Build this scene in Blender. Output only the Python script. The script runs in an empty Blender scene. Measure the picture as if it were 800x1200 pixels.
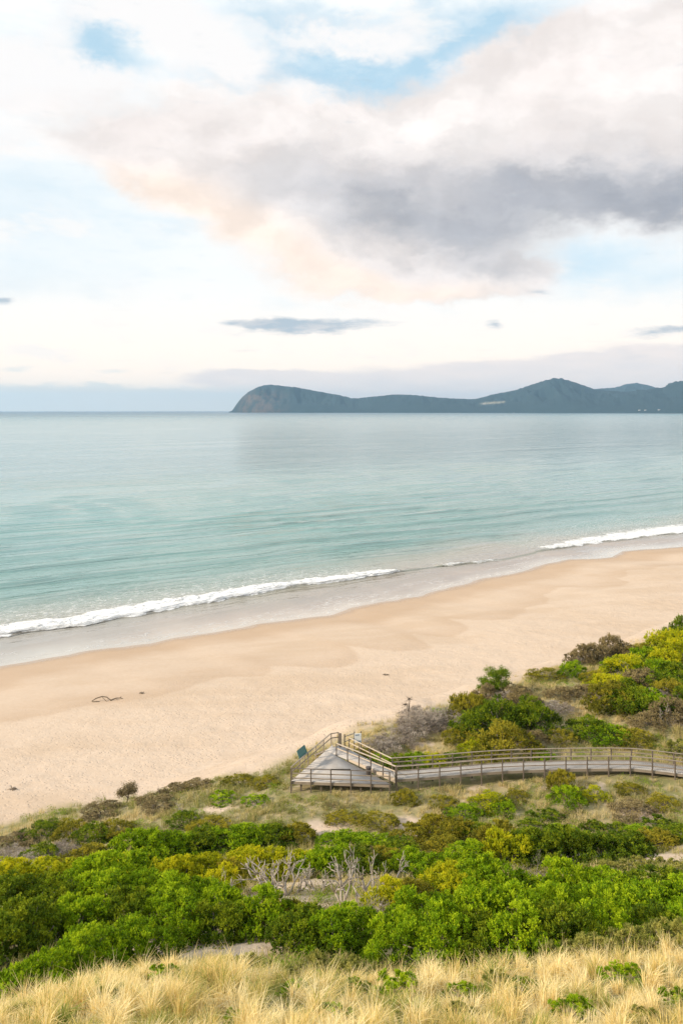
import bpy, math, random
import numpy as np

rng = np.random.default_rng(7)
random.seed(7)
C = bpy.context.scene.collection
R = math.radians

# ------------------------------------------------------------------ frame of reference
CAM_Z = 38.0          # eye above the sea
F = 1000.0            # focal length in photo pixels (photo 800 wide)
HOR = 480.3


def at(px, py, Y):
    """photo pixel + distance -> world point"""
    return ((px - 400.0) / F * Y, Y, CAM_Z - (py - HOR) / F * Y)


def at_z(px, py, z):
    Y = (CAM_Z - z) * F / (py - HOR)
    return ((px - 400.0) / F * Y, Y, z)


# ------------------------------------------------------------------ numpy noise
def _hash(ix, iy, seed):
    h = (ix.astype(np.int64) * 374761393 + iy.astype(np.int64) * 668265263 + seed * 974711) & 0x7fffffff
    h = ((h ^ (h >> 13)) * 1274126177) & 0x7fffffff
    h = h ^ (h >> 16)
    return (h & 0xffff) / 65535.0


def vnoise(x, y, seed=0):
    x = np.asarray(x, float); y = np.asarray(y, float)
    ix = np.floor(x); iy = np.floor(y)
    fx = x - ix; fy = y - iy
    fx = fx * fx * fx * (fx * (fx * 6 - 15) + 10); fy = fy * fy * fy * (fy * (fy * 6 - 15) + 10)
    a = _hash(ix, iy, seed); b = _hash(ix + 1, iy, seed)
    c = _hash(ix, iy + 1, seed); d = _hash(ix + 1, iy + 1, seed)
    return (a * (1 - fx) + b * fx) * (1 - fy) + (c * (1 - fx) + d * fx) * fy


def fbm(x, y, octaves=4, seed=0):
    v = 0; a = 0.5; tot = 0
    for k in range(octaves):
        v = v + a * vnoise(x * 2 ** k + 17.3 * k, y * 2 ** k - 9.1 * k, seed + k); tot += a; a *= 0.5
    return v / tot


def sstep(a, b, x):
    t = np.clip((np.asarray(x, float) - a) / (b - a), 0, 1)
    return t * t * (3 - 2 * t)


# ------------------------------------------------------------------ terrain height
UX, UY = 0.794, 0.608          # along the beach
VX, VY = -0.608, 0.794         # out to sea
P0 = (-28.4, 70.9)             # a point on the foot of the dune


def st(X, Y):
    dx = X - P0[0]; dy = Y - P0[1]
    return dx * VX + dy * VY, dx * UX + dy * UY      # s (seaward), t (along)


def xy(s, t):
    return P0[0] + s * VX + t * UX, P0[1] + s * VY + t * UY


# water's edge, read along the shore
_edge_px = [(-60, 793), (0, 780), (45, 772), (90, 765), (150, 757), (205, 748), (250, 741), (300, 731), (350, 726), (382, 721),
            (405, 711), (440, 705), (490, 700), (515, 691), (560, 680), (600, 672), (640, 661), (668, 656), (718, 653),
            (727, 645.5), (760, 643), (800, 641), (860, 633)]
_e = np.array([at_z(px, py, 0.0)[:2] for px, py in _edge_px])
_es, _et = st(_e[:, 0], _e[:, 1])
_o = np.argsort(_et)
_es, _et = _es[_o], _et[_o]


def shore(t):
    return np.interp(t, _et, _es) + 0.9 * (vnoise(t / 5.0, 0 * t, 31) - 0.5) + 2.4 * (fbm(t / 11.0, 0 * t, 3, 32) - 0.5)


_ctrl = []
for px, py, z in [(0, 1215, 25.4), (200, 1210, 25.5), (400, 1210, 25.5), (600, 1210, 25.5), (800, 1210, 25.6),
                  (0, 1196, 22.8), (200, 1142, 22.7), (400, 1152, 22.8), (600, 1152, 22.8), (800, 1132, 23.3)]:
    _ctrl.append(at_z(px, py, z))
_ctrl += [(-12, 26, 19.3), (0, 28, 19.2), (12, 29, 19.5),
          (-13, 31, 17.6), (0, 32, 17.7), (14, 32, 18.0), (-16, 38, 15.0), (0, 38, 15.4), (16, 38, 15.6),
          (-20, 47, 11.0), (-8, 47, 11.6), (0, 47, 12.0), (20, 47, 12.4), (-23, 56, 7.0), (-10, 57, 7.9), (0, 58, 8.3), (12, 57, 8.8), (23, 58, 8.9),
          (-27, 64, 4.9), (-14, 65, 6.4), (0, 65.5, 7.6), (12, 66, 7.9), (26, 66, 8.2),
          (-4, 69, 7.3), (0, 70, 7.6), (4, 68.5, 7.7), (10, 70, 7.7), (20, 70.5, 7.9), (30, 70.5, 8.0), (0, 75, 7.1),
          (4, 78, 7.3), (14, 89, 7.7), (27, 101, 7.9), (46, 116, 8.2), (70, 134, 8.5), (110, 165, 9.0),
          (12, 78, 7.7), (24, 80, 8.3), (32, 82, 8.8), (36, 95, 8.6), (50, 95, 9.4),
          (-11, 73, 6.1), (-18, 74, 4.8), (-28.4, 70.9, 4.0), (-60, 47, 4.0), (-100, 16, 4.0),
          (0, 0, 35.8), (-8, 8, 31.0), (8, 8, 31.2), (-30, 0, 30), (30, 0, 33), (0, -30, 30), (60, 40, 18), (60, 75, 12), (-50, 25, 11),
          (-80, -40, 8), (80, -60, 12), (0, -120, 6), (150, 100, 9), (200, 0, 6), (-150, -60, 5)]
_ctrl = np.array(_ctrl)


def _tps_k(r2):
    return 0.5 * r2 * np.log(r2 + 1e-9)


_n = len(_ctrl)
_A = np.zeros((_n + 3, _n + 3))
_d2 = ((_ctrl[:, None, :2] - _ctrl[None, :, :2]) ** 2).sum(-1)
_A[:_n, :_n] = _tps_k(_d2) + np.eye(_n) * 1.0
_A[:_n, _n] = 1; _A[:_n, _n + 1:] = _ctrl[:, :2]
_A[_n, :_n] = 1; _A[_n + 1:, :_n] = _ctrl[:, :2].T
_W = np.linalg.solve(_A, np.concatenate([_ctrl[:, 2], [0, 0, 0]]))


def dune(X, Y):
    X = np.asarray(X, float); Y = np.asarray(Y, float)
    z = _W[_n] + _W[_n + 1] * X + _W[_n + 2] * Y
    for k in range(_n):
        z = z + _W[k] * _tps_k((X - _ctrl[k, 0]) ** 2 + (Y - _ctrl[k, 1]) ** 2)
    far = sstep(150, 260, np.hypot(X, Y - 40))
    return np.clip(z * (1 - far) + 7.0 * far, 1.5, 40)


_bd = np.array([-400, -40, -12, 0, 6, 14, 24, 36, 48, 60, 90, 400.])
_bz = np.array([-14, -1.9, -0.55, 0, 0.42, 1.05, 1.85, 2.6, 3.25, 3.75, 4.2, 4.2])


def foot_shift(X, Y):
    return 3.0 * (fbm(X / 9.0, Y / 9.0, 3, 5) - 0.5)


def veg_shift(X, Y):
    """where plants stop on the seaward side, measured like foot_shift"""
    s, t = st(X, Y)
    return foot_shift(X, Y) + 9.0 * sstep(5, 20, t)


def gz(X, Y):
    X = np.asarray(X, float); Y = np.asarray(Y, float)
    s, t = st(X, Y)
    d = shore(t) - s
    zb = np.interp(d, _bd, _bz)
    m = sstep(4, 20, d) * (1 - sstep(45, 60, d))
    zb = zb + 0.30 * (fbm(t / 22.0, s / 9.0, 3, 77) - 0.5) * m
    hi = sstep(28, 50, d)
    zb = zb + 0.10 * (fbm(X / 1.1, Y / 1.1, 3, 78) - 0.5) * hi
    zd = dune(X, Y) + 0.9 * (fbm(X / 6.0, Y / 6.0, 4, 3) - 0.5) * (1 - sstep(25, 12, Y) * 0.5)
    w = sstep(0.5, -7.0, s + foot_shift(X, Y))
    return zb * (1 - w) + np.maximum(zd, zb * 0.8) * w


def ground_at(px, py):
    Ys = np.arange(12, 320, 0.2)
    X = (px - 400.0) / F * Ys
    zr = CAM_Z - (py - HOR) / F * Ys
    k = np.argmax(zr < gz(X, Ys))
    return float(X[k]), float(Ys[k]), float(gz(X[k], Ys[k]))


# ------------------------------------------------------------------ mesh helpers
def mesh_np(name, verts, quads, fattr=None, vattr=None, smooth=False):
    verts = np.asarray(verts, np.float32); quads = np.asarray(quads, np.int32)
    k = quads.shape[1]
    me = bpy.data.meshes.new(name)
    me.vertices.add(len(verts)); me.vertices.foreach_set('co', verts.ravel())
    me.loops.add(quads.size); me.loops.foreach_set('vertex_index', quads.ravel())
    me.polygons.add(len(quads))
    me.polygons.foreach_set('loop_start', np.arange(0, quads.size, k, dtype=np.int32))
    try:
        me.polygons.foreach_set('loop_total', np.full(len(quads), k, np.int32))
    except Exception:
        pass
    me.update(calc_edges=True)
    if smooth:
        me.polygons.foreach_set('use_smooth', np.ones(len(quads), bool))
    for nm, a in (fattr or {}).items():
        at_ = me.attributes.new(nm, 'FLOAT', 'FACE'); at_.data.foreach_set('value', np.asarray(a, np.float32))
    for nm, a in (vattr or {}).items():
        at_ = me.attributes.new(nm, 'FLOAT', 'POINT'); at_.data.foreach_set('value', np.asarray(a, np.float32))
    me.validate()
    return me


class MB:
    """collects boxes, beams and tubes into one mesh"""

    def __init__(self):
        self.v = []; self.f = []

    def _add(self, vs, fs):
        o = len(self.v); self.v += [tuple(v) for v in vs]; self.f += [tuple(i + o for i in f) for f in fs]

    def hexa(self, b, tpts):
        self._add(list(b) + list(tpts), [(3, 2, 1, 0), (4, 5, 6, 7), (0, 1, 5, 4), (1, 2, 6, 5), (2, 3, 7, 6), (3, 0, 4, 7)])

    def beam(self, a, b, w, h, off=0.0):
        """rectangular beam from a to b, w across (horizontal), h up, top of it centred on the line + off"""
        a = np.array(a, float); b = np.array(b, float)
        d = b - a; L = np.linalg.norm(d); d = d / L
        n = np.cross(d, (0, 0, 1))
        if np.linalg.norm(n) < 1e-4:
            n = np.array((1., 0, 0))
        n /= np.linalg.norm(n); u = np.cross(n, d)
        a = a + u * off; b = b + u * off
        q = [(-w / 2, -h / 2), (w / 2, -h / 2), (w / 2, h / 2), (-w / 2, h / 2)]
        self.hexa([a + n * x + u * y for x, y in q], [b + n * x + u * y for x, y in q])

    def box(self, c, sx, sy, sz, rz=0.0):
        ca, sa = math.cos(rz), math.sin(rz)
        q = [(-sx / 2, -sy / 2), (sx / 2, -sy / 2), (sx / 2, sy / 2), (-sx / 2, sy / 2)]
        P = [(c[0] + x * ca - y * sa, c[1] + x * sa + y * ca) for x, y in q]
        self.hexa([(x, y, c[2]) for x, y in P], [(x, y, c[2] + sz) for x, y in P])

    def tube(self, pts, rad, n=6):
        pts = [np.array(p, float) for p in pts]
        rings = []
        for i, p in enumerate(pts):
            d = pts[min(i + 1, len(pts) - 1)] - pts[max(i - 1, 0)]
            d = d / (np.linalg.norm(d) + 1e-9)
            a = np.cross(d, (0.31, 0.17, 0.93)); a /= (np.linalg.norm(a) + 1e-9); b = np.cross(d, a)
            rings.append([p + rad[i] * (a * math.cos(2 * math.pi * k / n) + b * math.sin(2 * math.pi * k / n)) for k in range(n)])
        vs = [v for r in rings for v in r]; fs = []
        for i in range(len(rings) - 1):
            for k in range(n):
                k2 = (k + 1) % n
                fs.append((i * n + k, i * n + k2, (i + 1) * n + k2, (i + 1) * n + k))
        fs.append(tuple(range(n))[::-1]); fs.append(tuple((len(rings) - 1) * n + k for k in range(n)))
        self._add(vs, fs)

    def mesh(self, name, smooth=False):
        me = bpy.data.meshes.new(name); me.from_pydata([tuple(map(float, v)) for v in self.v], [], self.f); me.update()
        if smooth:
            me.polygons.foreach_set('use_smooth', np.ones(len(me.polygons), bool))
        return me

    def build(self, name, mat, parent=None, smooth=False, bevel=0.0):
        o = link(name, self.mesh(name, smooth), mat, parent)
        if bevel:
            m = o.modifiers.new('bevel', 'BEVEL'); m.width = bevel; m.segments = 1; m.limit_method = 'ANGLE'
        return o


def link(name, me, mat=None, parent=None):
    o = bpy.data.objects.new(name, me); C.objects.link(o)
    if mat is not None:
        if len(me.materials) == 0:
            me.materials.append(mat)
    if parent is not None:
        o.parent = parent
    return o


def tag(o, label=None, cat=None, group=None, kind=None):
    if label: o['label'] = label
    if cat: o['category'] = cat
    if group: o['group'] = group
    if kind: o['kind'] = kind
    return o


def empty(name, loc=(0, 0, 0), rz=0.0):
    o = bpy.data.objects.new(name, None); C.objects.link(o)
    o.location = loc; o.rotation_euler = (0, 0, rz); o.empty_display_size = 0.2
    return o


# ------------------------------------------------------------------ materials
class NT:
    def __init__(self, tree):
        self.t = tree; self.n = tree.nodes; self.l = tree.links

    def node(self, typ, **kw):
        n = self.n.new(typ)
        for k, v in kw.items():
            setattr(n, k, v)
        return n

    def put(self, sock, v):
        if v is None:
            return
        if hasattr(v, 'is_linked') or isinstance(v, bpy.types.NodeSocket):
            self.l.new(v, sock)
        else:
            sock.default_value = v

    def math(self, op, a, b=None, c=None, clamp=False):
        n = self.node('ShaderNodeMath', operation=op, use_clamp=clamp)
        self.put(n.inputs[0], a); self.put(n.inputs[1], b)
        if c is not None: self.put(n.inputs[2], c)
        return n.outputs[0]

    def vmath(self, op, a, b=None, scale=None):
        n = self.node('ShaderNodeVectorMath', operation=op)
        self.put(n.inputs[0], a)
        if b is not None: self.put(n.inputs[1], b)
        if scale is not None: self.put(n.inputs['Scale'], scale)
        return n.outputs['Value'] if op in ('LENGTH', 'DOT_PRODUCT') else n.outputs[0]

    def mix(self, fac, a, b, blend='MIX'):
        n = self.node('ShaderNodeMix', data_type='RGBA', blend_type=blend)
        self.put(n.inputs[0], fac); self.put(n.inputs[6], col(a)); self.put(n.inputs[7], col(b))
        return n.outputs[2]

    def smooth(self, v, a, b, lo=0.0, hi=1.0):
        n = self.node('ShaderNodeMapRange', interpolation_type='SMOOTHSTEP')
        self.put(n.inputs[0], v); self.put(n.inputs[1], a); self.put(n.inputs[2], b)
        self.put(n.inputs[3], lo); self.put(n.inputs[4], hi)
        return n.outputs[0]

    def lin(self, v, a, b, lo=0.0, hi=1.0):
        n = self.node('ShaderNodeMapRange')
        self.put(n.inputs[0], v); self.put(n.inputs[1], a); self.put(n.inputs[2], b)
        self.put(n.inputs[3], lo); self.put(n.inputs[4], hi)
        return n.outputs[0]

    def noise(self, vec, scale, detail=4, rough=0.55, out='Fac', dist=0.0):
        n = self.node('ShaderNodeTexNoise')
        if vec is not None: self.l.new(vec, n.inputs['Vector'])
        n.inputs['Scale'].default_value = scale; n.inputs['Detail'].default_value = detail
        n.inputs['Roughness'].default_value = rough; n.inputs['Distortion'].default_value = dist
        return n.outputs[out]

    def mapping(self, vec, loc=(0, 0, 0), rot=(0, 0, 0), scale=(1, 1, 1), typ='POINT'):
        n = self.node('ShaderNodeMapping', vector_type=typ)
        self.l.new(vec, n.inputs['Vector'])
        n.inputs['Location'].default_value = loc; n.inputs['Rotation'].default_value = rot; n.inputs['Scale'].default_value = scale
        return n.outputs[0]

    def attr(self, name):
        return self.node('ShaderNodeAttribute', attribute_name=name).outputs['Fac']

    def bump(self, h, strength=0.3, dist=0.05, normal=None):
        n = self.node('ShaderNodeBump')
        n.inputs['Distance'].default_value = dist
        self.put(n.inputs['Strength'], strength); self.put(n.inputs['Height'], h)
        if normal is not None: self.l.new(normal, n.inputs['Normal'])
        return n.outputs[0]

    def ramp(self, fac, stops):
        n = self.node('ShaderNodeValToRGB')
        e = n.color_ramp.elements
        while len(e) < len(stops):
            e.new(0.5)
        for k, (p, c) in enumerate(stops):
            e[k].position = p; e[k].color = col(c)
        self.l.new(fac, n.inputs[0])
        return n.outputs[0]


def col(c):
    if isinstance(c, (tuple, list)):
        return (c[0], c[1], c[2], 1.0)
    return c


def new_mat(name):
    m = bpy.data.materials.new(name); m.use_nodes = True
    nt = NT(m.node_tree)
    b = m.node_tree.nodes['Principled BSDF']
    return m, nt, b


def pset(nt, b, base=None, rough=None, normal=None, spec=None, ior=None, metal=None):
    if base is not None: nt.put(b.inputs['Base Color'], col(base))
    if rough is not None: nt.put(b.inputs['Roughness'], rough)
    if normal is not None: nt.put(b.inputs['Normal'], normal)
    if spec is not None: nt.put(b.inputs['Specular IOR Level'], spec)
    if ior is not None: nt.put(b.inputs['IOR'], ior)
    if metal is not None: nt.put(b.inputs['Metallic'], metal)


def leaf_mat(name, dark, mid, tip, trans=0.25, hue_var=0.25):
    """three leaf tones, for age and painted top light, chosen leaf by leaf and sprig by sprig, with shrub-to-shrub drift"""
    m, nt, b = new_mat(name)
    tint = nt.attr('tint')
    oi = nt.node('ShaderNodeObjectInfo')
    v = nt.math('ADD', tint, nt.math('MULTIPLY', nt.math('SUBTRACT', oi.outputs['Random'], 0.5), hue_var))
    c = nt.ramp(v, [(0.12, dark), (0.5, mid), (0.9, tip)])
    pset(nt, b, c, 0.6, spec=0.10)
    tr = nt.node('ShaderNodeBsdfTranslucent')
    nt.l.new(nt.mix(0.35, c, (tip[0] * 1.3, tip[1] * 1.3, tip[2])), tr.inputs['Color'])
    mx = nt.node('ShaderNodeMixShader'); mx.inputs[0].default_value = trans
    nt.l.new(b.outputs[0], mx.inputs[1]); nt.l.new(tr.outputs[0], mx.inputs[2])
    nt.l.new(mx.outputs[0], m.node_tree.nodes['Material Output'].inputs['Surface'])
    return m


def wood_mat(name, c1, c2, scale=1.0, rough=0.85):
    m, nt, b = new_mat(name)
    tc = nt.node('ShaderNodeTexCoord').outputs['Object']
    n1 = nt.noise(nt.mapping(tc, scale=(1.2 * scale, 1.2 * scale, 14 * scale)), 1.6, 5, 0.6)
    n2 = nt.noise(tc, 0.9 * scale, 3, 0.6)
    c = nt.mix(n1, c1, c2)
    c = nt.mix(nt.smooth(n2, 0.5, 0.75, 0, 0.5), c, (c1[0] * 0.55, c1[1] * 0.52, c1[2] * 0.5))
    pset(nt, b, c, rough, nt.bump(n1, 0.35, 0.01), spec=0.2)
    return m


def plain_mat(name, c, rough=0.6, var=0.12, scale=6.0):
    m, nt, b = new_mat(name)
    tc = nt.node('ShaderNodeTexCoord').outputs['Object']
    n = nt.noise(tc, scale, 4, 0.6)
    k = 1 - var
    pset(nt, b, nt.mix(n, tuple(x * k for x in c), tuple(min(1, x * (1 + var)) for x in c)), rough, nt.bump(n, 0.15, 0.01))
    return m


M = {}
M['leaf_bright'] = leaf_mat('leaf_bright', (0.045, 0.085, 0.006), (0.170, 0.315, 0.009), (0.46, 0.57, 0.018), 0.38)
M['leaf_yellow'] = leaf_mat('leaf_yellow', (0.13, 0.18, 0.010), (0.38, 0.43, 0.014), (0.66, 0.61, 0.02), 0.40)
M['leaf_deep'] = leaf_mat('leaf_deep', (0.032, 0.062, 0.008), (0.105, 0.185, 0.012), (0.30, 0.35, 0.018), 0.34)
M['leaf_olive'] = leaf_mat('leaf_olive', (0.085, 0.095, 0.016), (0.24, 0.235, 0.026), (0.45, 0.38, 0.036), 0.36)
M['leaf_brown'] = leaf_mat('leaf_brown', (0.12, 0.095, 0.055), (0.25, 0.20, 0.105), (0.38, 0.30, 0.14), 0.2)
M['leaf_sage'] = leaf_mat('leaf_sage', (0.11, 0.13, 0.030), (0.26, 0.28, 0.065), (0.45, 0.42, 0.11), 0.36)
M['leaf_grey'] = leaf_mat('leaf_grey', (0.16, 0.13, 0.105), (0.31, 0.26, 0.22), (0.44, 0.385, 0.33), 0.1)
M['bark'] = wood_mat('bark', (0.13, 0.105, 0.085), (0.24, 0.20, 0.17))
M['twig_grey'] = wood_mat('twig_grey', (0.20, 0.165, 0.14), (0.38, 0.33, 0.29))
M['deadwood'] = wood_mat('deadwood', (0.27, 0.23, 0.195), (0.50, 0.445, 0.385))
M['drift'] = wood_mat('driftwood', (0.10, 0.075, 0.055), (0.2, 0.16, 0.12))
M['timber'] = wood_mat('weathered_timber', (0.21, 0.17, 0.135), (0.36, 0.30, 0.24), 1.5)
M['post'] = wood_mat('post_timber', (0.09, 0.072, 0.06), (0.19, 0.155, 0.125), 1.5)
M['sunlit'] = wood_mat('sunlit_timber', (0.40, 0.325, 0.25), (0.54, 0.45, 0.36), 1.5)  # weathered timber again, paler: sunlight on its faces put into the colour
M['sign_green'] = plain_mat('sign_green', (0.055, 0.155, 0.145), 0.5)
M['sign_dark'] = plain_mat('sign_dark', (0.045, 0.045, 0.045), 0.6)
M['sign_white'] = plain_mat('sign_white', (0.78, 0.79, 0.80), 0.5, 0.05)
M['sign_blue'] = plain_mat('sign_blue', (0.10, 0.19, 0.30), 0.5)
M['bin_dark'] = plain_mat('bin_dark', (0.06, 0.05, 0.045), 0.6)
M['house_wall'] = plain_mat('house_wall', (0.5, 0.48, 0.46), 0.7, 0.05, 0.3)
M['house_roof'] = plain_mat('house_roof', (0.30, 0.28, 0.28), 0.7, 0.1, 0.3)


# weathered decking: boards by a wave in the walking direction
def deck_mat():
    m, nt, b = new_mat('deck_boards')
    tc = nt.node('ShaderNodeTexCoord').outputs['Object']
    n1 = nt.noise(nt.mapping(tc, scale=(0.8, 6, 1)), 2.2, 5, 0.65)
    n2 = nt.noise(tc, 0.6, 3, 0.6)
    c = nt.mix(n1, (0.37, 0.345, 0.33), (0.52, 0.49, 0.47))
    c = nt.mix(nt.smooth(n2, 0.42, 0.7, 0, 0.5), c, (0.25, 0.215, 0.19))
    brd = nt.attr('board')
    c = nt.mix(nt.math('MULTIPLY', brd, 0.35), c, (0.50, 0.46, 0.43))
    pset(nt, b, c, 0.8, nt.bump(n1, 0.3, 0.01), spec=0.25)
    return m


M['deck'] = deck_mat()

# ------------------------------------------------------------------ ground sheet (beach + dunes)
deckA = np.array(at_z(341, 915.5, 8.4)[:2]); deckB = np.array(at_z(458, 919.5, 8.4)[:2])
deckP = np.array(at_z(393.5, 886, 8.4)[:2]); deckC = np.array(at_z(389.5, 873, 8.4)[:2])
rampQ = np.array(at_z(409, 879, 8.4)[:2])
bare = []           # bare sand hollows (X, Y, radius)
for px, py, r in [(383, 972, 1.3), (350, 1040, 2.2), (330, 1052, 1.6), (255, 1112, 1.5), (215, 1108, 1.7), (330, 1116, 1.1), (360, 1112, 0.9),
                  (500, 978, 1.6), (420, 1062, 1.4), (620, 1003, 1.6), (670, 1005, 1.5), (790, 985, 2.6), (770, 1010, 1.6),
                  (755, 955, 1.3), (560, 940, 0.6), (250, 950, 0.8), (300, 942, 0.6), (792, 845, 0.9), (497, 873, 0.6),
                  (480, 965, 1.2), (455, 1092, 0.8), (700, 925, 0.6), (640, 925, 0.7), (560, 925, 0.7)]:
    g = ground_at(px, py); bare.append((g[0], g[1], r))


def bare_mask(X, Y):
    m = np.zeros_like(np.asarray(X, float))
    for bx, by, r in bare:
        d = np.hypot((X - bx) * 0.62, Y - by) + 1.1 * (fbm(X / 1.3, Y / 1.3, 3, 9) - 0.5)
        m = np.maximum(m, sstep(r * 1.15, r * 0.6, d))
    return m


def spaced(lo, hi, core_lo, core_hi, step, grow=1.25):
    core = list(np.arange(core_lo, core_hi + 1e-6, step))
    d = step; x = core[-1]; up = []
    while x < hi:
        d *= grow; x += d; up.append(min(x, hi))
    d = step; x = core[0]; dn = []
    while x > lo:
        d *= grow; x -= d; dn.append(max(x, lo))
    return np.array(dn[::-1] + core + up)


def grid_mesh(name, a, b, fn, vattr=None):
    A, B = np.meshgrid(a, b, indexing='xy')
    X, Y, Z, at_ = fn(A, B)
    nx, ny = len(a), len(b)
    idx = np.arange(nx * ny).reshape(ny, nx)
    q = np.stack([idx[:-1, :-1], idx[:-1, 1:], idx[1:, 1:], idx[1:, :-1]], -1).reshape(-1, 4)
    return mesh_np(name, np.stack([X, Y, Z], -1).reshape(-1, 3), q, vattr={k: v.ravel() for k, v in at_.items()}, smooth=True)


def ground_fn(Tt, S):
    X, Y = xy(S, Tt)
    Z = gz(X, Y)
    d = shore(Tt) - S
    veg = sstep(1.0, -2.5, S + veg_shift(X, Y) + 2.2 * (fbm(X / 2.0, Y / 2.0, 3, 8) - 0.5))
    veg = veg * (1 - bare_mask(X, Y))
    # old swash lines: scalloped edges where the sand is still damp
    e1 = 12 + 13 * (fbm(Tt / 22.0, 0 * Tt, 3, 41) - 0.5) + 7 * (fbm(Tt / 10.0, S / 16.0, 3, 47) - 0.5) + 3.5 * (fbm(Tt / 4.0, S / 7.0, 3, 42) - 0.5)
    e2 = 26 + 10 * (np.abs(vnoise(Tt / 13.0, 0 * Tt, 48) - 0.5) * 2 - 0.5) + 20 * (fbm(Tt / 34.0, 0 * Tt + 5, 3, 43) - 0.5) + 6 * (fbm(Tt / 6.0, S / 9.0, 4, 44) - 0.5)
    damp = 0.52 * sstep(e1 + 3.5, e1 - 4.0, d) + 0.30 * sstep(e2 + 0.8, e2 - 0.5, d) * sstep(e2 - 11, e2 - 0.5, d)
    damp = damp + 0.28 * sstep(e2 + 0.8, e2 - 0.5, d) * 0.35
    wet = sstep(4.2, 0.5, d + 1.6 * (fbm(Tt / 3.0, S / 3.0, 2, 45) - 0.5))
    return X, Y, Z, {'veg': veg, 'damp': np.clip(damp, 0, 1), 'wet': wet, 'shore': d}


gs = spaced(-900, 420, -66, 66, 0.42)
gt = spaced(-1500, 2500, -70, 190, 0.6)
ground_me = grid_mesh('beach_and_dunes', gt, gs, ground_fn)


def ground_mat():
    m, nt, b = new_mat('sand_and_dune_litter')
    P = nt.node('ShaderNodeTexCoord').outputs['Object']
    veg = nt.attr('veg'); damp = nt.attr('damp'); wet = nt.attr('wet'); d = nt.attr('shore')
    n1 = nt.noise(P, 0.12, 4, 0.6); n2 = nt.noise(P, 1.7, 5, 0.65); n3 = nt.noise(P, 14.0, 3, 0.6)
    sand = nt.mix(n1, (0.535, 0.42, 0.325), (0.605, 0.48, 0.375))
    sand = nt.mix(nt.smooth(n2, 0.35, 0.7, 0, 0.35), sand, (0.48, 0.348, 0.243))
    sand = nt.mix(nt.smooth(n3, 0.62, 0.8, 0, 0.3), sand, (0.36, 0.26, 0.18))
    n4 = nt.noise(nt.mapping(P, rot=(0, 0, -0.653), scale=(0.035, 0.11, 1)), 1.0, 5, 0.62)
    sand = nt.mix(nt.smooth(n4, 0.42, 0.66, 0, 0.5), sand, (0.475, 0.35, 0.245))
    sand = nt.mix(damp, sand, (0.415, 0.285, 0.186))
    sand = nt.mix(nt.math('MULTIPLY', wet, 0.8), sand, (0.34, 0.235, 0.15))
    # dune litter: straw, olive moss, grey twigs, sand between
    m1 = nt.noise(P, 0.55, 5, 0.65); m2 = nt.noise(P, 2.6, 5, 0.7); m3 = nt.noise(P, 0.16, 3, 0.5)
    lit = nt.mix(nt.smooth(m1, 0.38, 0.62), (0.36, 0.29, 0.155), (0.20, 0.19, 0.07))
    lit = nt.mix(nt.smooth(m2, 0.5, 0.72, 0, 0.8), lit, (0.17, 0.135, 0.085))
    lit = nt.mix(nt.smooth(m3, 0.5, 0.7, 0, 0.55), lit, (0.44, 0.345, 0.19))
    lit = nt.mix(nt.smooth(nt.noise(P, 0.8, 5, 0.7), 0.58, 0.68, 0, 0.6), lit, sand)
    c = nt.mix(veg, sand, lit)
    rough = nt.mix(wet, (0.9, 0.9, 0.9), (0.16, 0.16, 0.16))
    # footprints and wind ripples on the dry upper beach
    vo = nt.node('ShaderNodeTexVoronoi'); vo.inputs['Scale'].default_value = 2.3
    nt.l.new(nt.vmath('ADD', P, nt.vmath('SCALE', nt.noise(P, 2.0, 2, 0.5, 'Color'), scale=0.5)), vo.inputs['Vector'])
    foot = nt.smooth(vo.outputs['Distance'], 0.05, 0.34)
    dry = nt.math('MULTIPLY', nt.smooth(d, 20, 44), nt.math('SUBTRACT', 1.0, veg))
    h = nt.math('ADD', nt.math('MULTIPLY', nt.math('MULTIPLY', foot, nt.math('MULTIPLY', dry, nt.smooth(nt.noise(P, 0.35, 4, 0.6), 0.35, 0.65, 0.25, 1.0))), 1.25), nt.math('MULTIPLY', n2, nt.math('MULTIPLY', nt.smooth(d, 2, 24), 0.45)))
    h = nt.math('ADD', h, nt.math('MULTIPLY', n3, nt.math('MULTIPLY', nt.smooth(d, 6, 30), 0.12)))
    pset(nt, b, c, None, nt.bump(h, 0.55, 0.14), spec=0.3)
    sep = nt.node('ShaderNodeSeparateColor'); nt.l.new(rough, sep.inputs[0]); nt.l.new(sep.outputs[0], b.inputs['Roughness'])
    return m


ground = tag(link('ground', ground_me, ground_mat()), kind='structure')

# ------------------------------------------------------------------ sea
_foam_px = [(-80, 757), (0, 744), (60, 736.5), (120, 728.5), (200, 712.5), (260, 702), (330, 690), (400, 681), (470, 670), (515, 663), (585, 656.5),
            (640, 645), (700, 636), (760, 628), (800, 624), (880, 614)]
_f = np.array([at_z(px, py, 0.15)[:2] for px, py in _foam_px])
_fs, _ft = st(_f[:, 0], _f[:, 1])
_fp = np.array([p[0] for p in _foam_px], float)
_o = np.argsort(_ft); _fs, _ft, _fp = _fs[_o], _ft[_o], _fp[_o]
_fw = np.interp(_fp, [-80, 0, 150, 300, 440, 468, 474, 512, 518, 580, 590, 632, 650, 720, 800, 880],
                [1, 1, 1, 1.0, .95, .8, 0.0, 0.0, 0.42, 0.42, 0.0, 0.1, 0.8, 1, 1, 1])
_fww = np.interp(_fp, [-80, 0, 200, 330, 440, 470, 520, 580, 640, 700, 800, 880], [8, 7.5, 7.5, 7, 5, 3, 2.5, 2.5, 7, 15, 20, 20])
tt = np.linspace(_ft[0], _ft[-1], 1200)
_pxd = np.interp(tt, _ft, _fp)
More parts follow.
